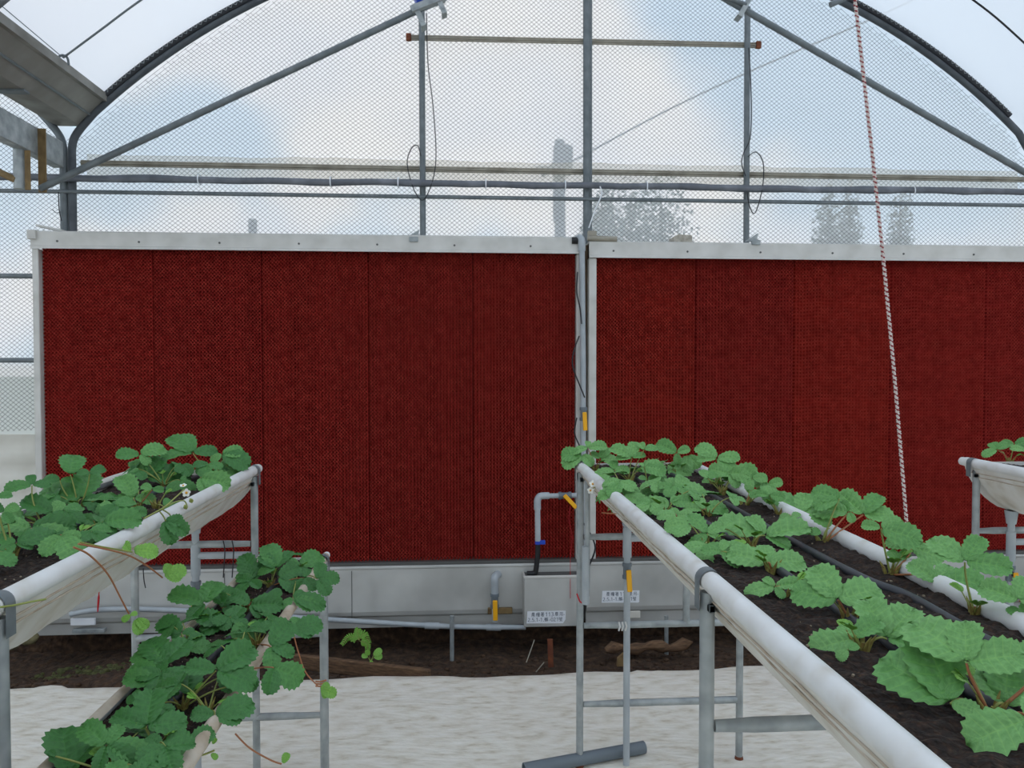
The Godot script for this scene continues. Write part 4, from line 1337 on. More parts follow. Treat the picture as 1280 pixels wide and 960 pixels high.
func build_plants():
	rng.seed = 2024
	# right bed, front row, from the far end to the viewer
	var front := [
		[[744, 592], [[735, 560, 757, 556, 735, 551, 716, 562], [728, 568, 703, 568, 704, 579, 740, 580], [750, 573, 771, 574, 738, 566, 760, 560]]],
		[[787, 607], [[790, 572, 765, 557, 793, 552, 771, 571, 806, 568], [768, 587, 744, 595, 786, 587, 766, 575], [805, 562, 820, 557, 800, 553]]],
		[[778, 624], [[773, 611, 750, 621, 776, 598, 799, 614, 755, 604], [779, 619, 806, 629]]],
		[[812, 622], [[809, 600, 799, 596, 833, 598], [817, 613, 799, 618, 831, 610, 821, 620], [805, 583, 826, 580, 831, 590, 800, 578]]],
		[[845, 628], [[849, 615, 835, 597, 855, 595, 880, 607]]],
		[[830, 649], [[838, 628, 804, 633, 863, 626, 846, 620], [846, 645, 823, 641, 867, 642], [840, 634, 845, 646]]],
		[[884, 652], [[879, 637, 856, 634, 872, 621, 908, 631], [886, 645, 900, 640]]],
		[[884, 692], [[884, 667, 862, 643, 903, 656, 864, 681, 900, 672], [863, 656, 833, 654, 845, 668]]],
		[[938, 690], [[956, 669, 899, 652, 938, 644, 1009, 656, 986, 682], [905, 660, 915, 652]]],
		[[923, 713], [[902, 689, 878, 687, 908, 675, 924, 706], [915, 690, 920, 676]]],
		[[964, 722], [[959, 704, 913, 688, 956, 679, 1004, 696]]],
		[[981, 758], [[969, 733, 932, 738, 955, 722, 1001, 727, 979, 746]]],
		[[1061, 785], [[1047, 750, 993, 734, 1020, 707, 1098, 732]]],
		[[1076, 823], [[1108, 798, 1083, 748, 1140, 757, 1163, 806], [1068, 797, 1017, 811, 1050, 780, 1098, 774], [1060, 812, 1048, 822, 1072, 806]]],
		[[1238, 908], [[1188, 879, 1106, 822, 1158, 798, 1224, 889], [1208, 828, 1142, 769, 1206, 778, 1276, 817], [1256, 880, 1226, 836, 1262, 822, 1296, 858], [1286, 898, 1214, 926, 1300, 935, 1292, 868], [1296, 832, 1254, 806, 1290, 796, 1320, 825]]],
	]
	for k in front.size():
		var lab: String = "strawberry plant, %s from the far end in front row of right bed" % ORD[k]
		if k == front.size() - 1: lab = "large strawberry plant nearest the viewer at the right edge of right bed"
		plant(1.098, front[k][0], front[k][1], 0, 38.0, lab, "strawberry plants in the right bed", 0.48, 0.80, 2 if k < 8 else 0, 1.1)
	var rear := [
		[[845, 598], [[846, 566, 822, 553, 847, 579, 861, 560], [833, 588, 864, 579, 862, 592, 803, 582], [860, 569, 873, 582, 856, 588]]],
		[[893, 612], [[896, 573, 873, 554, 923, 570, 919, 584, 872, 573], [893, 606, 880, 598, 906, 596]]],
		[[903, 622], [[911, 592, 887, 586, 945, 591, 923, 606], [885, 598, 876, 588, 895, 590]]],
		[[931, 639], [[940, 598, 925, 590, 958, 596, 935, 612], [960, 606, 937, 597, 977, 602, 948, 618]]],
		[[974, 650], [[962, 619, 946, 616, 980, 622, 958, 606], [1001, 641, 965, 611, 1006, 616, 1017, 634], [990, 648, 975, 645, 998, 640]]],
		[[1028, 687], [[1049, 623, 1016, 611, 1018, 631, 1040, 612], [1079, 643, 1050, 615, 1099, 618, 1115, 640], [1061, 640, 1016, 634, 1050, 626, 1066, 652], [1037, 660, 1019, 637], [1012, 668, 1002, 660, 1024, 662]]],
		[[1113, 727], [[1101, 660, 1148, 672, 1126, 649, 1078, 655], [1139, 683, 1109, 673, 1177, 696, 1150, 672], [1172, 728, 1139, 702, 1185, 704, 1229, 726], [1122, 700, 1112, 688, 1136, 690]]],
		[[1218, 778], [[1206, 702, 1166, 668, 1226, 672, 1262, 709, 1172, 688], [1226, 765, 1216, 750, 1240, 752]]],
		[[1296, 800], [[1274, 750, 1226, 731, 1282, 722, 1300, 752], [1275, 772, 1262, 758, 1290, 755]]],
	]
	for k in rear.size():
		plant(1.098, rear[k][0], rear[k][1], 0, 26.0, "strawberry plant, %s from the far end in rear row of right bed" % ORD[k], "strawberry plants in the right bed", 0.50, 0.90, 2 if k < 4 else 0, 1.1)
	var far := [
		[[1262, 583], [[1246, 562, 1228, 570, 1238, 550, 1262, 553], [1268, 556, 1250, 552, 1292, 548, 1290, 560]]],
		[[1290, 588], [[1282, 563, 1262, 558, 1300, 554]]],
	]
	for k in far.size():
		plant(1.098, far[k][0], far[k][1], 1, 40.0, "strawberry plant %s the trough at the far right" % ["at the near corner of", "second along in"][k], "strawberry plants in the far right bed", 1.98, 2.34)
	# left upper bed
	var left := [
		[[268, 604], [[241, 566, 214, 545, 270, 562, 203, 571, 226, 538], [277, 567, 309, 577, 302, 563, 265, 575], [267, 585, 306, 584, 246, 588, 285, 594], [250, 597, 284, 604, 258, 613]]],
		[[205, 612], [[182, 596, 167, 576, 201, 572, 234, 593], [175, 568, 147, 568, 204, 556, 186, 578], [225, 600, 212, 615, 240, 612, 232, 596], [228, 580, 238, 592, 222, 590]]],
		[[172, 640], [[168, 622, 152, 594, 147, 620, 193, 625], [190, 612, 204, 612, 178, 606], [160, 640, 182, 640, 148, 634]]],
		[[98, 645], [[88, 593, 92, 565], [112, 592, 130, 585, 98, 588], [102, 623, 112, 590, 53, 609, 155, 635], [75, 600, 55, 596, 92, 600]]],
		[[128, 668], [[128, 652, 173, 647, 119, 675, 142, 664], [98, 645, 121, 653, 74, 640, 100, 634], [140, 634, 160, 628, 128, 628]]],
		[[58, 672], [[66, 641, 31, 624, 77, 626, 58, 652], [40, 606, 8, 610, 38, 594, 62, 604], [30, 645, 5, 640, 50, 636]]],
		[[90, 690], [[38, 660, 92, 656, 84, 675, 0, 652], [76, 668, 95, 698, 55, 690, 99, 671]]],
		[[15, 705], [[20, 679, -4, 695, 40, 683, 66, 662, -6, 672], [5, 640, -15, 630, 22, 632, 14, 652], [-5, 622, 14, 618, -18, 610]]],
	]
	for k in left.size():
		plant(1.098, left[k][0], left[k][1], 2, 40.0, "strawberry plant, %s from the far end in the upper left trough" % ORD[k], "strawberry plants in the upper left bed", -1.10, -0.75, 3, 1.12)
	var lf := plant(1.098, [196, 640], [[205, 633, 233, 638, 214, 622]], 3, 35.0, "flowering strawberry plant leaning over the rim of the upper left trough", "strawberry plants in the upper left bed", -1.0, -0.76)
	runner("strawberry_leaf", "dark strawberry leaf hanging over the outer wall of the upper left trough", [[200, 640], [204, 645], [207, 651]], 0.0, M.stem, [[207, 651, 215, 680, 236, 666, 230, 650]], 3, 20.0, -0.69)
	var fp := MB.new()
	for q in [[[180, 648], [205, 634], [219, 622], [230, 612]], [[203, 636], [218, 628], [230, 626], [234, 633]], [[203, 637], [212, 643], [215, 652]]]:
		var pts := []
		for w in q: pts.append(fpl(w[0], w[1]))
		fp.tube(curve(pts, 5), 0.0017, 6)
	var fs := part("flower_stalk", fp, M.stem, lf)
	flower_head(fs, fpl(233, 616), Vector3(0.1, 0.2, 1), 0.011)
	flower_head(fs, fpl(229, 607), Vector3(0, 1, 0.4), 0.009)
	flower_head(fs, fpl(215, 656), Vector3(0.1, -0.6, 0.7), 0.010)
	var bud := MB.new()
	for q in [[231, 632], [238, 624]]:
		bud.tube([fpl(q[0], q[1]), fpl(q[0] + 1, q[1] + 2), fpl(q[0] + 2, q[1] + 4)], [0.003, 0.006, 0.002], 7)
	part("bud", bud, M.stem, fs)
	# lower left bed
	var low := [
		[[372, 722], [[375, 707, 403, 690, 384, 717, 360, 700], [397, 724, 402, 702, 424, 720, 411, 742], [366, 747, 393, 757, 407, 752, 352, 760, 380, 738], [348, 722, 374, 707, 374, 736, 360, 728]]],
		[[338, 738], [[345, 710, 335, 676, 326, 692, 361, 684, 322, 713], [318, 724, 295, 720, 300, 704, 304, 692, 330, 702], [380, 722, 372, 738, 394, 736, 386, 710]]],
		[[306, 766], [[312, 756, 328, 768, 291, 739, 353, 753], [277, 760, 292, 732, 301, 768, 282, 745], [335, 745, 352, 738, 322, 750, 345, 756]]],
		[[262, 788], [[256, 754, 212, 740, 270, 721, 236, 772], [283, 778, 247, 770, 251, 788, 304, 758]]],
		[[322, 812], [[338, 808, 363, 776, 368, 813, 341, 836], [365, 787, 402, 776, 372, 770, 390, 792], [290, 799, 322, 790, 306, 780], [326, 790, 316, 778, 338, 776]]],
		[[300, 846], [[342, 834, 377, 849, 336, 866], [300, 845, 285, 852, 320, 860]]],
		[[236, 820], [[227, 792, 199, 772, 243, 786, 214, 796], [236, 812, 263, 806, 252, 790, 232, 820]]],
		[[212, 862], [[197, 852, 155, 846, 164, 827, 200, 824, 220, 867], [204, 830, 169, 811, 186, 792, 235, 797], [176, 872, 158, 874, 168, 864]]],
		[[229, 892], [[270, 838, 232, 832, 318, 806, 318, 855], [235, 869, 236, 831], [284, 858, 274, 846, 296, 850]]],
		[[268, 898], [[268, 894, 316, 874, 301, 898, 239, 892]]],
		[[196, 945], [[183, 908, 141, 892, 191, 860, 233, 900], [202, 936, 185, 918, 240, 917, 230, 948], [234, 933, 267, 912]]],
		[[140, 975], [[133, 931, 102, 902, 152, 903, 186, 937, 121, 962, 172, 958], [85, 966, 79, 906, 119, 921], [70, 945, 62, 938], [150, 985, 143, 950, 186, 954]]],
	]
	for k in low.size():
		plant(0.805, low[k][0], low[k][1], 3, 34.0, "dark green strawberry plant, %s from the far end in lower left trough" % ORD[k], "strawberry plants in the lower left bed", -0.66, -0.49, 2, 1.05)
	for k in 4:
		plant(1.098, [-0.86 - 0.1 * (k % 2), 3.38 + 0.2 * k, 1], [], 2, 40.0, "strawberry plant, %s from the far end in the upper left trough" % ORD[left.size() + k], "strawberry plants in the upper left bed", -1.10, -0.75, 6)
	for k in 3:
		plant(0.805, [-0.56, 3.40 + 0.22 * k, 1], [], 3, 40.0, "dark green strawberry plant, %s from the far end in lower left trough" % ORD[low.size() + k], "strawberry plants in the lower left bed", -0.66, -0.49, 6)
	# runners
	runner("strawberry_runner", "reddish runner hanging from the upper left trough to a bright young leaf", [[92, 684, -0.02], [112, 694, 0.02], [135, 718, 0.02], [152, 750, 0.02], [161, 767, 0.02]], 2.75, M.stem_red, [[163, 769, 152, 776, 172, 765], [170, 774, 175, 793, 186, 784]], 4, 20.0, -0.69)
	runner("strawberry_runner", "runner reaching over the upper left trough rim to a small bright leaf", [[98, 680, -0.02], [130, 686], [160, 694], [182, 706], [203, 722]], 2.62, M.stem_red, [[206, 717, 234, 712, 228, 722, 212, 704]], 4, 20.0, -0.69)
	runner("strawberry_runner", "short runner with a bright leaf lying on the white trough wall", [[100, 678], [130, 684], [165, 690]], 2.66, M.stem, [[168, 688, 199, 688, 176, 682], [162, 690, 154, 676]], 4, 20.0, -0.695)
	runner("strawberry_runner", "green runner tip crossing the trough at the left edge", [[-10, 760], [15, 757], [40, 752], [57, 749]], 3.05, M.stem, [], 4, 20.0, -0.7)
	runner("strawberry_runner", "runner drooping from the lower left trough to the right rack leg", [[366, 788], [372, 812], [382, 840], [398, 858]], 2.2, M.stem_red, [[401, 862, 412, 854, 421, 868], [403, 862, 408, 872]])
	runner("strawberry_runner", "reddish runner arching out over the floor below the lower left trough", [[294, 917], [312, 935], [338, 950], [352, 955]], 2.75, M.stem_red, [[354, 954, 360, 940]])
	runner("strawberry_runner", "dry runner lying across the front rim of right bed", [[828, 648], [806, 645], [780, 643], [752, 641]], 2.16, M.stem_red, [])
	runner("strawberry_runner", "pale flowering runner hanging over lower left trough rim near the bottom", [[200, 955], [228, 948], [252, 944], [268, 938]], 2.95, M.stem, [[266, 930, 270, 922], [264, 942, 272, 948]])
	# flower cluster at the far end of the right bed
	var fl := thing("strawberry_flowers", "cluster of small white strawberry flowers on the far rim of right bed", "flowers", on_z(770, 600, 1.95))
	var fm := MB.new()
	fm.tube(curve([on_z(775, 618, 1.93), on_z(762, 606, 1.95), on_z(745, 605, 1.97)], 5), 0.0018, 6)
	fm.tube(curve([on_z(752, 605, 1.96), on_z(742, 610, 1.97), on_z(738, 615, 1.97)], 5), 0.0015, 6)
	fm.tube(curve([on_z(772, 622, 1.93), on_z(766, 628, 1.95), on_z(763, 634, 1.97)], 5), 0.0015, 6)
	var fst := part("stalk", fm, M.stem, fl)
	flower_head(fst, on_z(741, 605, 1.98), Vector3(-0.1, 0.5, 0.8), 0.012)
	flower_head(fst, on_z(738, 613, 1.98), Vector3(0, 0.1, 1), 0.011)
	flower_head(fst, on_z(747, 602, 1.98), Vector3(0.2, 0.6, 0.6), 0.010)
	var sg := MB.new()
	for q in [[763, 633], [748, 622]]:
		for k in 5:
			var a := TAU * k / 5.0
			var o := on_z(q[0], q[1], 1.98)
			sg.tube([o, o + Vector3(cos(a) * 0.008, sin(a) * 0.008 - 0.004, 0.006), o + Vector3(cos(a) * 0.014, sin(a) * 0.012 - 0.008, 0.004)], [0.003, 0.003, 0.0005], 5)
	part("calyx", sg, M.leaf[1], fst)
	var tg := MB.new()
	for q in [[[807, 610], [803, 624], [805, 630]], [[801, 620], [804, 632], [806, 642]], [[811, 617], [804, 628], [803, 641]]]:
		var pts := []
		for w in q: pts.append(on_z(w[0], w[1], 2.06))
		tg.tube(curve(pts, 4), 0.0022, 5)
	single("plant_tie", tg, M.orange, "small orange tie standing among leaves near the far end of right bed", "plant tie", on_z(804, 640, 2.06))

func build_beds():
	var R := {x = [[0.451, 0.424], [0.872, 0.772]], y = 1.12, z0 = 1.50, z1 = 4.9, depth = 0.175, soil = 1.112, seed = 1, out = 0, two_rails = true, frames = [1.60, 3.085],
		legs = [[0, -0.002, 0.0, 1.10], [1, -0.02, 0.53, 1.10], [0, 0.605, 0.0, 0.82]],
		bars = [[0, 0.012, 1, -0.02, 0.86], [0, 0.012, 0, 0.595, 0.53], [0, 0.012, 0, 0.595, 0.235]],
		rack_label = "galvanised pipe rack carrying the right planter, its front leg near the viewer", liner_label = "white lined trough of the right bed with two rows of strawberries", soil_label = "dark moist potting soil in the right bed",
		drip = []}
	var d1 := []
	for q in [[785, 592], [850, 634], [905, 668], [967, 708], [1036, 757], [1111, 805], [1227, 874], [1330, 936]]: d1.append(on_y(q[0], q[1], 1.113))
	var d2 := []
	for q in [[820, 584], [868, 608], [925, 640], [996, 680], [1080, 724], [1136, 746], [1217, 792], [1330, 852]]: d2.append(on_y(q[0], q[1], 1.113))
	R.drip = [["black drip pipe along the middle of right bed, nearer the viewer's side", d1], ["black drip pipe along the rear row of right bed", d2]]
	build_bed(R)
	var L := {x = [[-1.12, -1.12], [-0.726, -0.724]], y = 1.12, z0 = 1.585, z1 = 4.9, depth = 0.175, soil = 1.105, seed = 2, out = 1, two_rails = false, frames = [1.62, 3.145],
		legs = [[1, 0.002, 0.0, 1.10], [0, -0.02, 0.0, 1.10], [1, 0.245, 0.0, 0.80]],
		bars = [[1, -0.012, 0, -0.02, 0.86], [1, 0.235, 0, -0.02, 0.53], [1, 0.235, 0, -0.02, 0.235]],
		rack_label = "galvanised pipe rack carrying the upper and lower left planters", liner_label = "dirty white lined trough of the upper left bed", soil_label = "dark potting soil in the upper left bed",
		drip = [["black drip pipe under the leaves of upper left bed", [Vector3(-0.90, 1.108, 1.65), Vector3(-0.93, 1.108, 2.4), Vector3(-0.91, 1.108, 3.2), Vector3(-0.92, 1.108, 4.8)]]]}
	build_bed(L)
	var W := {x = [[-0.69, -0.69], [-0.468, -0.452]], y = 0.82, z0 = 1.67, z1 = 4.9, depth = 0.09, soil = 0.812, rr = 0.013, cover = "liner_dirty", seed = 3, out = 1, two_rails = false, frames = [1.72, 3.14],
		legs = [[1, 0.0, 0.0, 0.80]], bars = [[0, 0.0, 1, 0.0, 0.665]],
		rack_label = "short pipe frame under the lower left planter", liner_label = "dirty white narrow trough of the lower left bed", soil_label = "black potting soil in the lower left bed",
		drip = [["black drip pipe along the lower left bed", [Vector3(-0.575, 0.816, 1.72), Vector3(-0.565, 0.816, 2.3), Vector3(-0.58, 0.816, 3.0), Vector3(-0.575, 0.816, 4.8)]]]}
	build_bed(W)
	var Q := {x = [[1.965, 1.955], [2.36, 2.35]], y = 1.12, z0 = 1.56, z1 = 4.9, depth = 0.19, soil = 1.105, seed = 4, out = 0, two_rails = false, frames = [1.60, 3.1],
		legs = [[0, 0.012, 0.0, 1.10], [1, -0.02, 0.0, 1.10]], bars = [[0, 0.012, 1, -0.02, 0.86], [0, 0.012, 1, -0.02, 0.235]],
		rack_label = "galvanised pipe rack at the far right edge", liner_label = "white lined trough end of the bed at the far right edge", soil_label = "dark potting soil in the far right bed",
		drip = [["black drip pipe in the bed at the far right edge", [Vector3(2.10, 1.108, 1.6), Vector3(2.11, 1.108, 2.4), Vector3(2.1, 1.108, 4.8)]]]}
	build_bed(Q)
	drain(0.622, 1.61, 0.95, 0.735, "grey drain pipe with a yellow valve handle below the right bed")
	drain(-0.93, 1.62, 0.95, 0.70, "grey drain pipe with a black valve cap below the upper left bed", 0.19)
	drain(2.105, 1.62, 0.94, 0.70, "grey drain pipe with a yellow valve handle at the far right edge")

func build_loose():
	# rope hanging from the roof to the right bed
	var a := on_z(1136, 690, 2.75)
	var b := on_z(1070, 0, 2.75)
	var top := a + (b - a) * 2.55
	var t := thing("rope", "red and white twisted rope hanging from the roof in front of right pads", "rope", a)
	for s in 3:
		var m := MB.new()
		var pts := []
		var n := 700
		var d := top - a
		for k in n + 1:
			var q := k / float(n)
			var an := q * d.length() / 0.011 * TAU + TAU * s / 3.0
			pts.append(a + d * q + Vector3(cos(an) * 0.0024, 0, sin(an) * 0.0024) + Vector3(0.006 * sin(q * 9.0), 0, 0))
		m.tube(pts, 0.0026, 5)
		part("strand", m, M.rope_red if s == 0 else M.rope_white, t)
	# grey pipe on the floor
	var pa := on_y(655, 962, 0.03)
	var pb := on_y(805, 934, 0.03)
	var fp := thing("floor_pipe", "loose grey plastic pipe lying on the white floor cloth", "pipe", Vector3((pa.x + pb.x) * 0.5, 0.0, (pa.z + pb.z) * 0.5))
	var pm := MB.new()
	pm.tube([pa, pb], 0.0235, 16, false)
	pm.ring_end(pb, (pb - pa).normalized(), 0.0235, 0.020, 0.06)
	pm.ring_end(pa, (pa - pb).normalized(), 0.0235, 0.020, 0.06)
	part("pipe", pm, M.pvc_dark, fp)
	# plank and log
	var f := ground_noise()
	var p0 := on_y(368, 826, -0.05)
	var p1 := on_y(538, 846, -0.03)
	var pk := MB.new()
	var dx := (p1 - p0).normalized()
	pk.box((p0 + p1) * 0.5, Vector3((p1 - p0).length(), 0.075, 0.03), Basis(dx, Vector3.UP, dx.cross(Vector3.UP)).orthonormalized(), 0.006)
	single("plank", pk, M.wood, "old weathered plank lying along the cloth edge on the soil", "plank", (p0 + p1) * 0.5)
	var l0 := on_y(756, 812, -0.08)
	var l1 := on_y(866, 806, -0.08)
	var lg := MB.new()
	var lp := []
	var lr := []
	for k in 12:
		lp.append(l0.lerp(l1, k / 11.0) + Vector3(0, 0.012 * sin(k * 1.3), 0.01 * cos(k * 0.9))); lr.append(0.028 + 0.01 * sin(k * 2.1) - (0.014 if k == 0 or k == 11 else 0.0))
	lg.tube(lp, lr, 9)
	single("log", lg, M.wood, "short rotten log on the soil under the right trough", "log", (l0 + l1) * 0.5)
	var chip := MB.new()
	var cq := on_y(777, 832, -0.03)
	chip.prism(PackedVector2Array([Vector2(-0.025, 0), Vector2(0.02, 0), Vector2(0.03, 0.05), Vector2(0.01, 0.065), Vector2(-0.02, 0.04)]), -0.012, 0.012, Transform3D(Basis.IDENTITY, cq))
	single("wood_chip", chip, M.brown_bar, "pale wood chip on the soil beside the drain pipe", "wood chip", cq)
	# straw bits
	var k0 := 0
	for e in [[[658, 828], [668, 800], "dry straw leaning on the soil under the pump tank"], [[670, 840], [680, 828], "short dry twig on the soil near the rusty stake"]]:
		var m := MB.new()
		m.tube([on_z(e[0][0], e[0][1], 0.45), on_z(e[1][0], e[1][1], 0.40)], 0.003, 5)
		single("straw", m, M.lock, e[2], "straw", on_z(e[0][0], e[0][1], 0.45), "straw bits")
	# stones
	rng.seed = 51
	var stone_mesh := func(r: Vector3, sd: int) -> MB:
		var m := MB.new()
		var g := FastNoiseLite.new()
		g.seed = sd; g.frequency = 0.9
		m.grid(9, 6, func(i: int, j: int):
			var u: float = TAU * i / 9.0
			var v: float = PI * j / 6.0
			var d := Vector3(sin(v) * cos(u), cos(v), sin(v) * sin(u))
			return d * r * (1.0 + 0.3 * g.get_noise_3dv(d * 1.4)), Vector3.ZERO)
		for i in m.n.size():
			if m.n[i].dot(m.p[i]) < 0: m.n[i] = -m.n[i]
		var q := PackedInt32Array()
		var old := m.ix
		m.ix = q
		for i in range(0, old.size(), 3): m.tri(old[i], old[i + 1], old[i + 2])
		return m
	for e in [[12, 803, 0.05, "pale rough stone on the soil at the left edge"], [36, 797, 0.045, "grey rough stone on the soil beside the pale stone"]]:
		var q := on_z(e[0], e[1], 0.30)
		var m: MB = stone_mesh.call(Vector3(e[2] * 1.1, e[2] * 0.8, e[2]), int(e[0]))
		for i in m.p.size(): m.p[i] += q
		single("stone", m, M.stone, e[3], "stone", q, "stones on the soil")
	var peb := MB.new()
	for k in 260:
		var x := rng.randf_range(-2.2, -1.15)
		var z := rng.randf_range(0.12, 0.42)
		var r := rng.randf_range(0.008, 0.018)
		var m: MB = stone_mesh.call(Vector3(r, r * 0.8, r), k)
		var off := peb.p.size()
		var at := Vector3(x, soil_height(x, z, f) + r * 0.2, z)
		for i in m.p.size(): peb.vert(m.p[i] + at, m.n[i])
		for i in m.ix.size(): peb.ix.append(m.ix[i] + off)
	single("mossy_gravel", peb, M.moss, "mossy greenish gravel on the soil bank under the left trough", "gravel", Vector3(-1.7, -0.1, 0.28), "", "stuff")
	var clod := MB.new()
	for k in 900:
		var x := rng.randf_range(-2.4, 3.3)
		var z := rng.randf_range(0.1, 0.70)
		var r := rng.randf_range(0.006, 0.02)
		var m: MB = stone_mesh.call(Vector3(r, r * 0.7, r), k + 700)
		var off := clod.p.size()
		var at := Vector3(x, soil_height(x, z, f) + r * 0.1, z)
		for i in m.p.size(): clod.vert(m.p[i] + at, m.n[i])
		for i in m.ix.size(): clod.ix.append(m.ix[i] + off)
	single("soil_clods", clod, M.soil_far, "loose brown clods strewn over the soil trench", "clods", Vector3(0.4, -0.1, 0.4), "", "stuff")
	# fern and weed at the trench
	var fr := thing("fern", "small bright green fern growing from the soil under the trough", "fern", on_z(447, 806, 0.42))
	for e in [[[449, 800], [437, 796], [427, 806]], [[449, 800], [444, 795], [441, 802]], [[449, 800], [455, 792], [462, 804]], [[449, 801], [459, 805], [459, 816]], [[449, 800], [447, 790], [448, 786]]]:
		var pts := []
		for w in e: pts.append(on_z(w[0], w[1], 0.44))
		var cv := curve(pts, 7)
		var m := MB.new()
		m.tube(cv, 0.0015, 5)
		var st := part("frond", m, M.stem, fr)
		for k in range(2, cv.size() - 1):
			var dd: Vector3 = (cv[k + 1] - cv[k]).normalized()
			var sd := dd.cross(Vector3(0, 0.2, 1)).normalized()
			for s in [-1.0, 1.0]: add_leaflet(st, cv[k], cv[k] + (sd * s * 0.8 + dd * 0.5) * 0.03 * (1.0 - 0.6 * k / cv.size()), Vector3(0, 0.4, 1).normalized(), 0.45, 4)
	var wd := thing("weed", "small round leaved green weed in front of the fern", "weed", on_z(463, 826, 0.52))
	for e in [[464, 818, 476, 812], [464, 820, 478, 820], [464, 820, 452, 819], [464, 822, 465, 832], [463, 818, 458, 812]]:
		var j := on_z(463, 822, 0.52)
		var tip := on_z(e[2], e[3], 0.53)
		var lf := stalk(wd, "leaf", j + Vector3(0, -0.02, 0), j.lerp(tip, 0.3), Vector3.ZERO, 0.0014, M.stem)
		add_leaflet(lf, j.lerp(tip, 0.3), tip, Vector3(0, 0.5, 1).normalized(), 1.0, 4)
	for e in [[1095, 822, 0.5, "single small green seedling on the dark soil below right bed"], [660, 800, 0.3, "tiny yellow green seedling below the tank"]]:
		pass
	# red tags below the left trough
	var rt := MB.new()
	rt.tube(curve([on_z(124, 738, 0.12), on_z(123, 750, 0.12), on_z(122, 765, 0.12)], 4), [0.003, 0.003, 0.003, 0.006, 0.006, 0.006, 0.005, 0.004, 0.003], 5)
	single("red_thread", rt, M.red, "short red tag hanging in front of the left trough", "thread", on_z(124, 738, 0.12), "red threads")
	var r2 := MB.new()
	r2.tube(curve([on_z(721, 742, 1.63), on_z(725, 752, 1.64), on_z(730, 754, 1.64)], 4), 0.003, 5)
	r2.tube(curve([on_z(732, 664, 1.6), on_z(733, 675, 1.62), on_z(732, 682, 1.62)], 4), 0.0025, 5)
	single("red_thread", r2, M.red, "short red string tied to the far leg of the right rack", "thread", on_z(721, 742, 1.63), "red threads")
	var st := MB.new()
	for x in [281, 292]:
		st.tube(curve([on_z(x - 2, 676, 1.64), on_z(x, 690, 1.645), on_z(x - 2, 722, 1.64)], 4), 0.0022, 5)
	st.tube(curve([on_z(179, 710, 1.60), on_z(180, 725, 1.6), on_z(182, 735, 1.6)], 4), 0.002, 5)
	single("string", st, M.cable, "dark strings hanging from the crossbar of the left rack", "string", on_z(281, 690, 1.64))
	var kn := MB.new()
	var kc := on_z(777, 781, 1.62)
	for k in 3: kn.tube([kc + Vector3(-0.014 + 0.012 * k, -0.016, 0.016), kc + Vector3(-0.010 + 0.012 * k, 0.0, 0.02), kc + Vector3(-0.014 + 0.012 * k, 0.016, 0.016)], 0.0035, 5)
	single("wire_tie", kn, M.rail, "pale wire tie binding the drain pipe to the crossbar", "wire tie", kc)
	var k2 := MB.new()
	var kd := on_z(402, 853, 1.74)
	for k in 3: k2.tube([kd + Vector3(-0.018, -0.008 + 0.008 * k, 0.010), kd + Vector3(0, -0.006 + 0.008 * k, 0.018), kd + Vector3(0.018, -0.004 + 0.008 * k, 0.010)], 0.003, 5)
	single("wire_tie", k2, M.stem_red, "straw coloured tie wound round the leg of the lower left rack", "wire tie", kd)

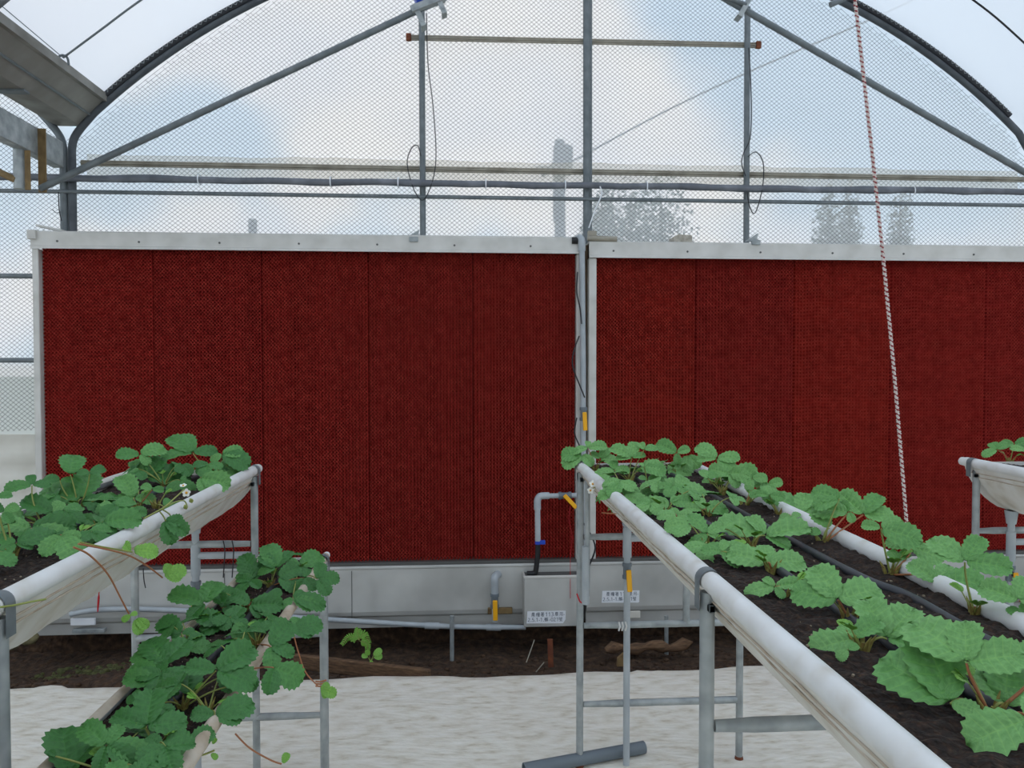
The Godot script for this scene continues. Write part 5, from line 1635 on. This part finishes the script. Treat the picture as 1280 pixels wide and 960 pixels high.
func build_outside():
	# utility pole with transformer and crossarms
	var px := on_z(702, 290, -13.0)
	var t := thing("utility_pole", "utility pole with equipment, pale through the film, near the middle slim post", "utility pole", Vector3(px.x, -0.3, -13.0))
	var m := MB.new()
	m.tube([Vector3(px.x, -0.3, -13.0), Vector3(px.x - 0.05, 6.55, -13.0)], [0.16, 0.11], 12)
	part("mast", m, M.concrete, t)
	var tr := MB.new()
	tr.tube([Vector3(px.x, 5.75, -12.8), Vector3(px.x, 6.35, -12.8)], 0.22, 14)
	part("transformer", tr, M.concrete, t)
	var ar := MB.new()
	ar.box(Vector3(px.x - 0.25, 5.9, -12.9), Vector3(0.7, 0.07, 0.07))
	ar.tube([Vector3(px.x - 0.45, 5.7, -12.9), Vector3(px.x - 0.12, 6.1, -12.9)], 0.04, 8)
	ar.tube([Vector3(px.x - 0.16, 4.7, -12.9), Vector3(px.x - 0.16, 6.0, -12.9)], 0.05, 8)
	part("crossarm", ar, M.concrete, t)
	var w := MB.new()
	w.tube(curve([Vector3(px.x, 5.95, -13.0), on_z(830, 140, -13.5), on_z(940, 88, -14.0), on_z(1080, 28, -14.5), on_z(1180, -18, -15.0)], 8), 0.022, 6)
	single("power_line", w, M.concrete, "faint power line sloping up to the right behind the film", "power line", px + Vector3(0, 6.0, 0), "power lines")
	var p2 := on_z(316, 290, -18.0)
	var m2 := MB.new()
	m2.tube([Vector3(p2.x, -0.3, -18.0), Vector3(p2.x, 5.6, -18.0)], [0.15, 0.12], 10)
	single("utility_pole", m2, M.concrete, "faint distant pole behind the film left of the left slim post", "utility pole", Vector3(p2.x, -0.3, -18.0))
	# trees and shrubs beyond
	rng.seed = 71
	var k := 0
	for e in [[752, 262, 1.4, "narrow pale tree behind the film right of the middle post"], [788, 262, 2.4, "broad tree crown behind the film, left of the pair"], [826, 256, 2.7, "tallest broad tree behind the film, right of the pair"], [1035, 268, 1.3, "thin faint tree behind the film left of the rope"], [1062, 262, 1.3, "thin faint tree behind the film nearest the rope"], [1125, 268, 1.5, "thin faint tree behind the film right of the rope"]]:
		var q := on_z(e[0], e[1] - 14, -24.0 - 3.2 * k)
		var base := Vector3(q.x, -0.3, -24.0 - 3.2 * k)
		var tt := thing("tree", e[3], "tree", base, "trees beyond the film")
		var tm := MB.new()
		tm.tube([base, base + Vector3(0.1, (q.y + 0.3) * 0.6, 0), base + Vector3(0, q.y + 0.2, 0)], [0.18, 0.12, 0.03], 8)
		part("trunk", tm, M.trunk, tt)
		var fm := MB.new()
		for n in 3200:
			var d := Vector3(rng.randfn(0, 0.42), rng.randfn(0, 0.5), rng.randfn(0, 0.42))
			if d.length() > 1.15: d = d.normalized() * rng.randf_range(0.6, 1.1)
			var c := base + Vector3(0, (q.y + 0.3) * 0.62, 0) + d * Vector3(e[2] * 0.62, (q.y + 0.3) * 0.42, e[2] * 0.62)
			var s := rng.randf_range(0.07, 0.15)
			var bs := Basis(Vector3(rng.randf_range(-1, 1), rng.randf_range(-1, 1), rng.randf_range(-1, 1)).normalized(), rng.randf() * TAU)
			fm.flat4(c + bs * Vector3(-s, 0, 0), c + bs * Vector3(0, s * 0.5, 0), c + bs * Vector3(s, 0, 0), c + bs * Vector3(0, -s * 0.5, 0), bs * Vector3(0, 0, 1))
		part("hazed_foliage", fm, M.hazed_foliage, tt)
		k += 1
	# a neighbouring greenhouse and a low house
	var g := thing("greenhouse", "faint neighbouring greenhouse behind the film at right", "greenhouse", Vector3(9.5, -0.3, -20.0))
	var gm := MB.new()
	gm.grid(16, 4, func(i: int, j: int):
		var a := PI * i / 16.0
		return Vector3(10.2 - 3.4 * cos(a), -0.3 + 4.4 * pow(sin(a), 0.6), -17.0 - 0.9 * j), Vector3.UP)
	gm.grid(16, 1, func(i: int, j: int):
		var a := PI * i / 16.0
		return Vector3(10.2 - 3.4 * cos(a), lerpf(-0.3, -0.3 + 4.4 * pow(sin(a), 0.6), j), -17.0), Vector3(0, 0, 1))
	part("cover", gm, M.house, g)
	var gr := MB.new()
	for i in 8:
		var x := 7.4 + 0.8 * i
		gr.tube([Vector3(x, -0.3, -16.95), Vector3(x, 3.2, -16.95)], 0.04, 6)
	part("upright", gr, M.house_roof, g)
	var h := thing("shed", "faint low shed roof behind the film left of the utility pole", "shed", Vector3(-0.5, -0.3, -22.0))
	var hm := MB.new()
	hm.box(Vector3(0.2, 2.0, -23.0), Vector3(4.6, 4.6, 4.0))
	part("wall", hm, M.house, h)
	var hr := MB.new()
	hr.prism(PackedVector2Array([Vector2(-2.6, 0), Vector2(2.6, 0.75), Vector2(2.6, 0.9), Vector2(-2.6, 0.15)]), -25.2, -20.8, Transform3D(Basis.IDENTITY, Vector3(0.2, 4.3, 0)))
	part("roof", hr, M.house_roof, h)

func _ready():
	look = Basis.from_euler(Vector3(deg_to_rad(-1.5), deg_to_rad(-4.0), 0.0))
	var cam := Camera3D.new()
	cam.name = "camera"
	cam.transform = Transform3D(look, EYE)
	cam.fov = rad_to_deg(2.0 * atan(480.0 / FOCAL))
	cam.near = 0.02
	cam.far = 400.0
	add_child(cam)
	cam.current = true
	var we := WorldEnvironment.new()
	we.name = "environment"
	var env := Environment.new()
	env.background_mode = Environment.BG_SKY
	env.sky = make_sky()
	env.background_energy_multiplier = 1.0
	env.tonemap_mode = Environment.TONE_MAPPER_LINEAR
	env.tonemap_exposure = 1.5
	env.sdfgi_enabled = true
	env.ssao_enabled = true
	env.ssil_enabled = true
	we.environment = env
	add_child(we)
	make_materials()
	build_shell()
	build_roof_frame()
	build_gable_frame()
	build_net()
	build_pads()
	build_water()
	build_riser()
	make_leaflets()
	build_beds()
	build_plants()
	build_loose()
	build_outside()
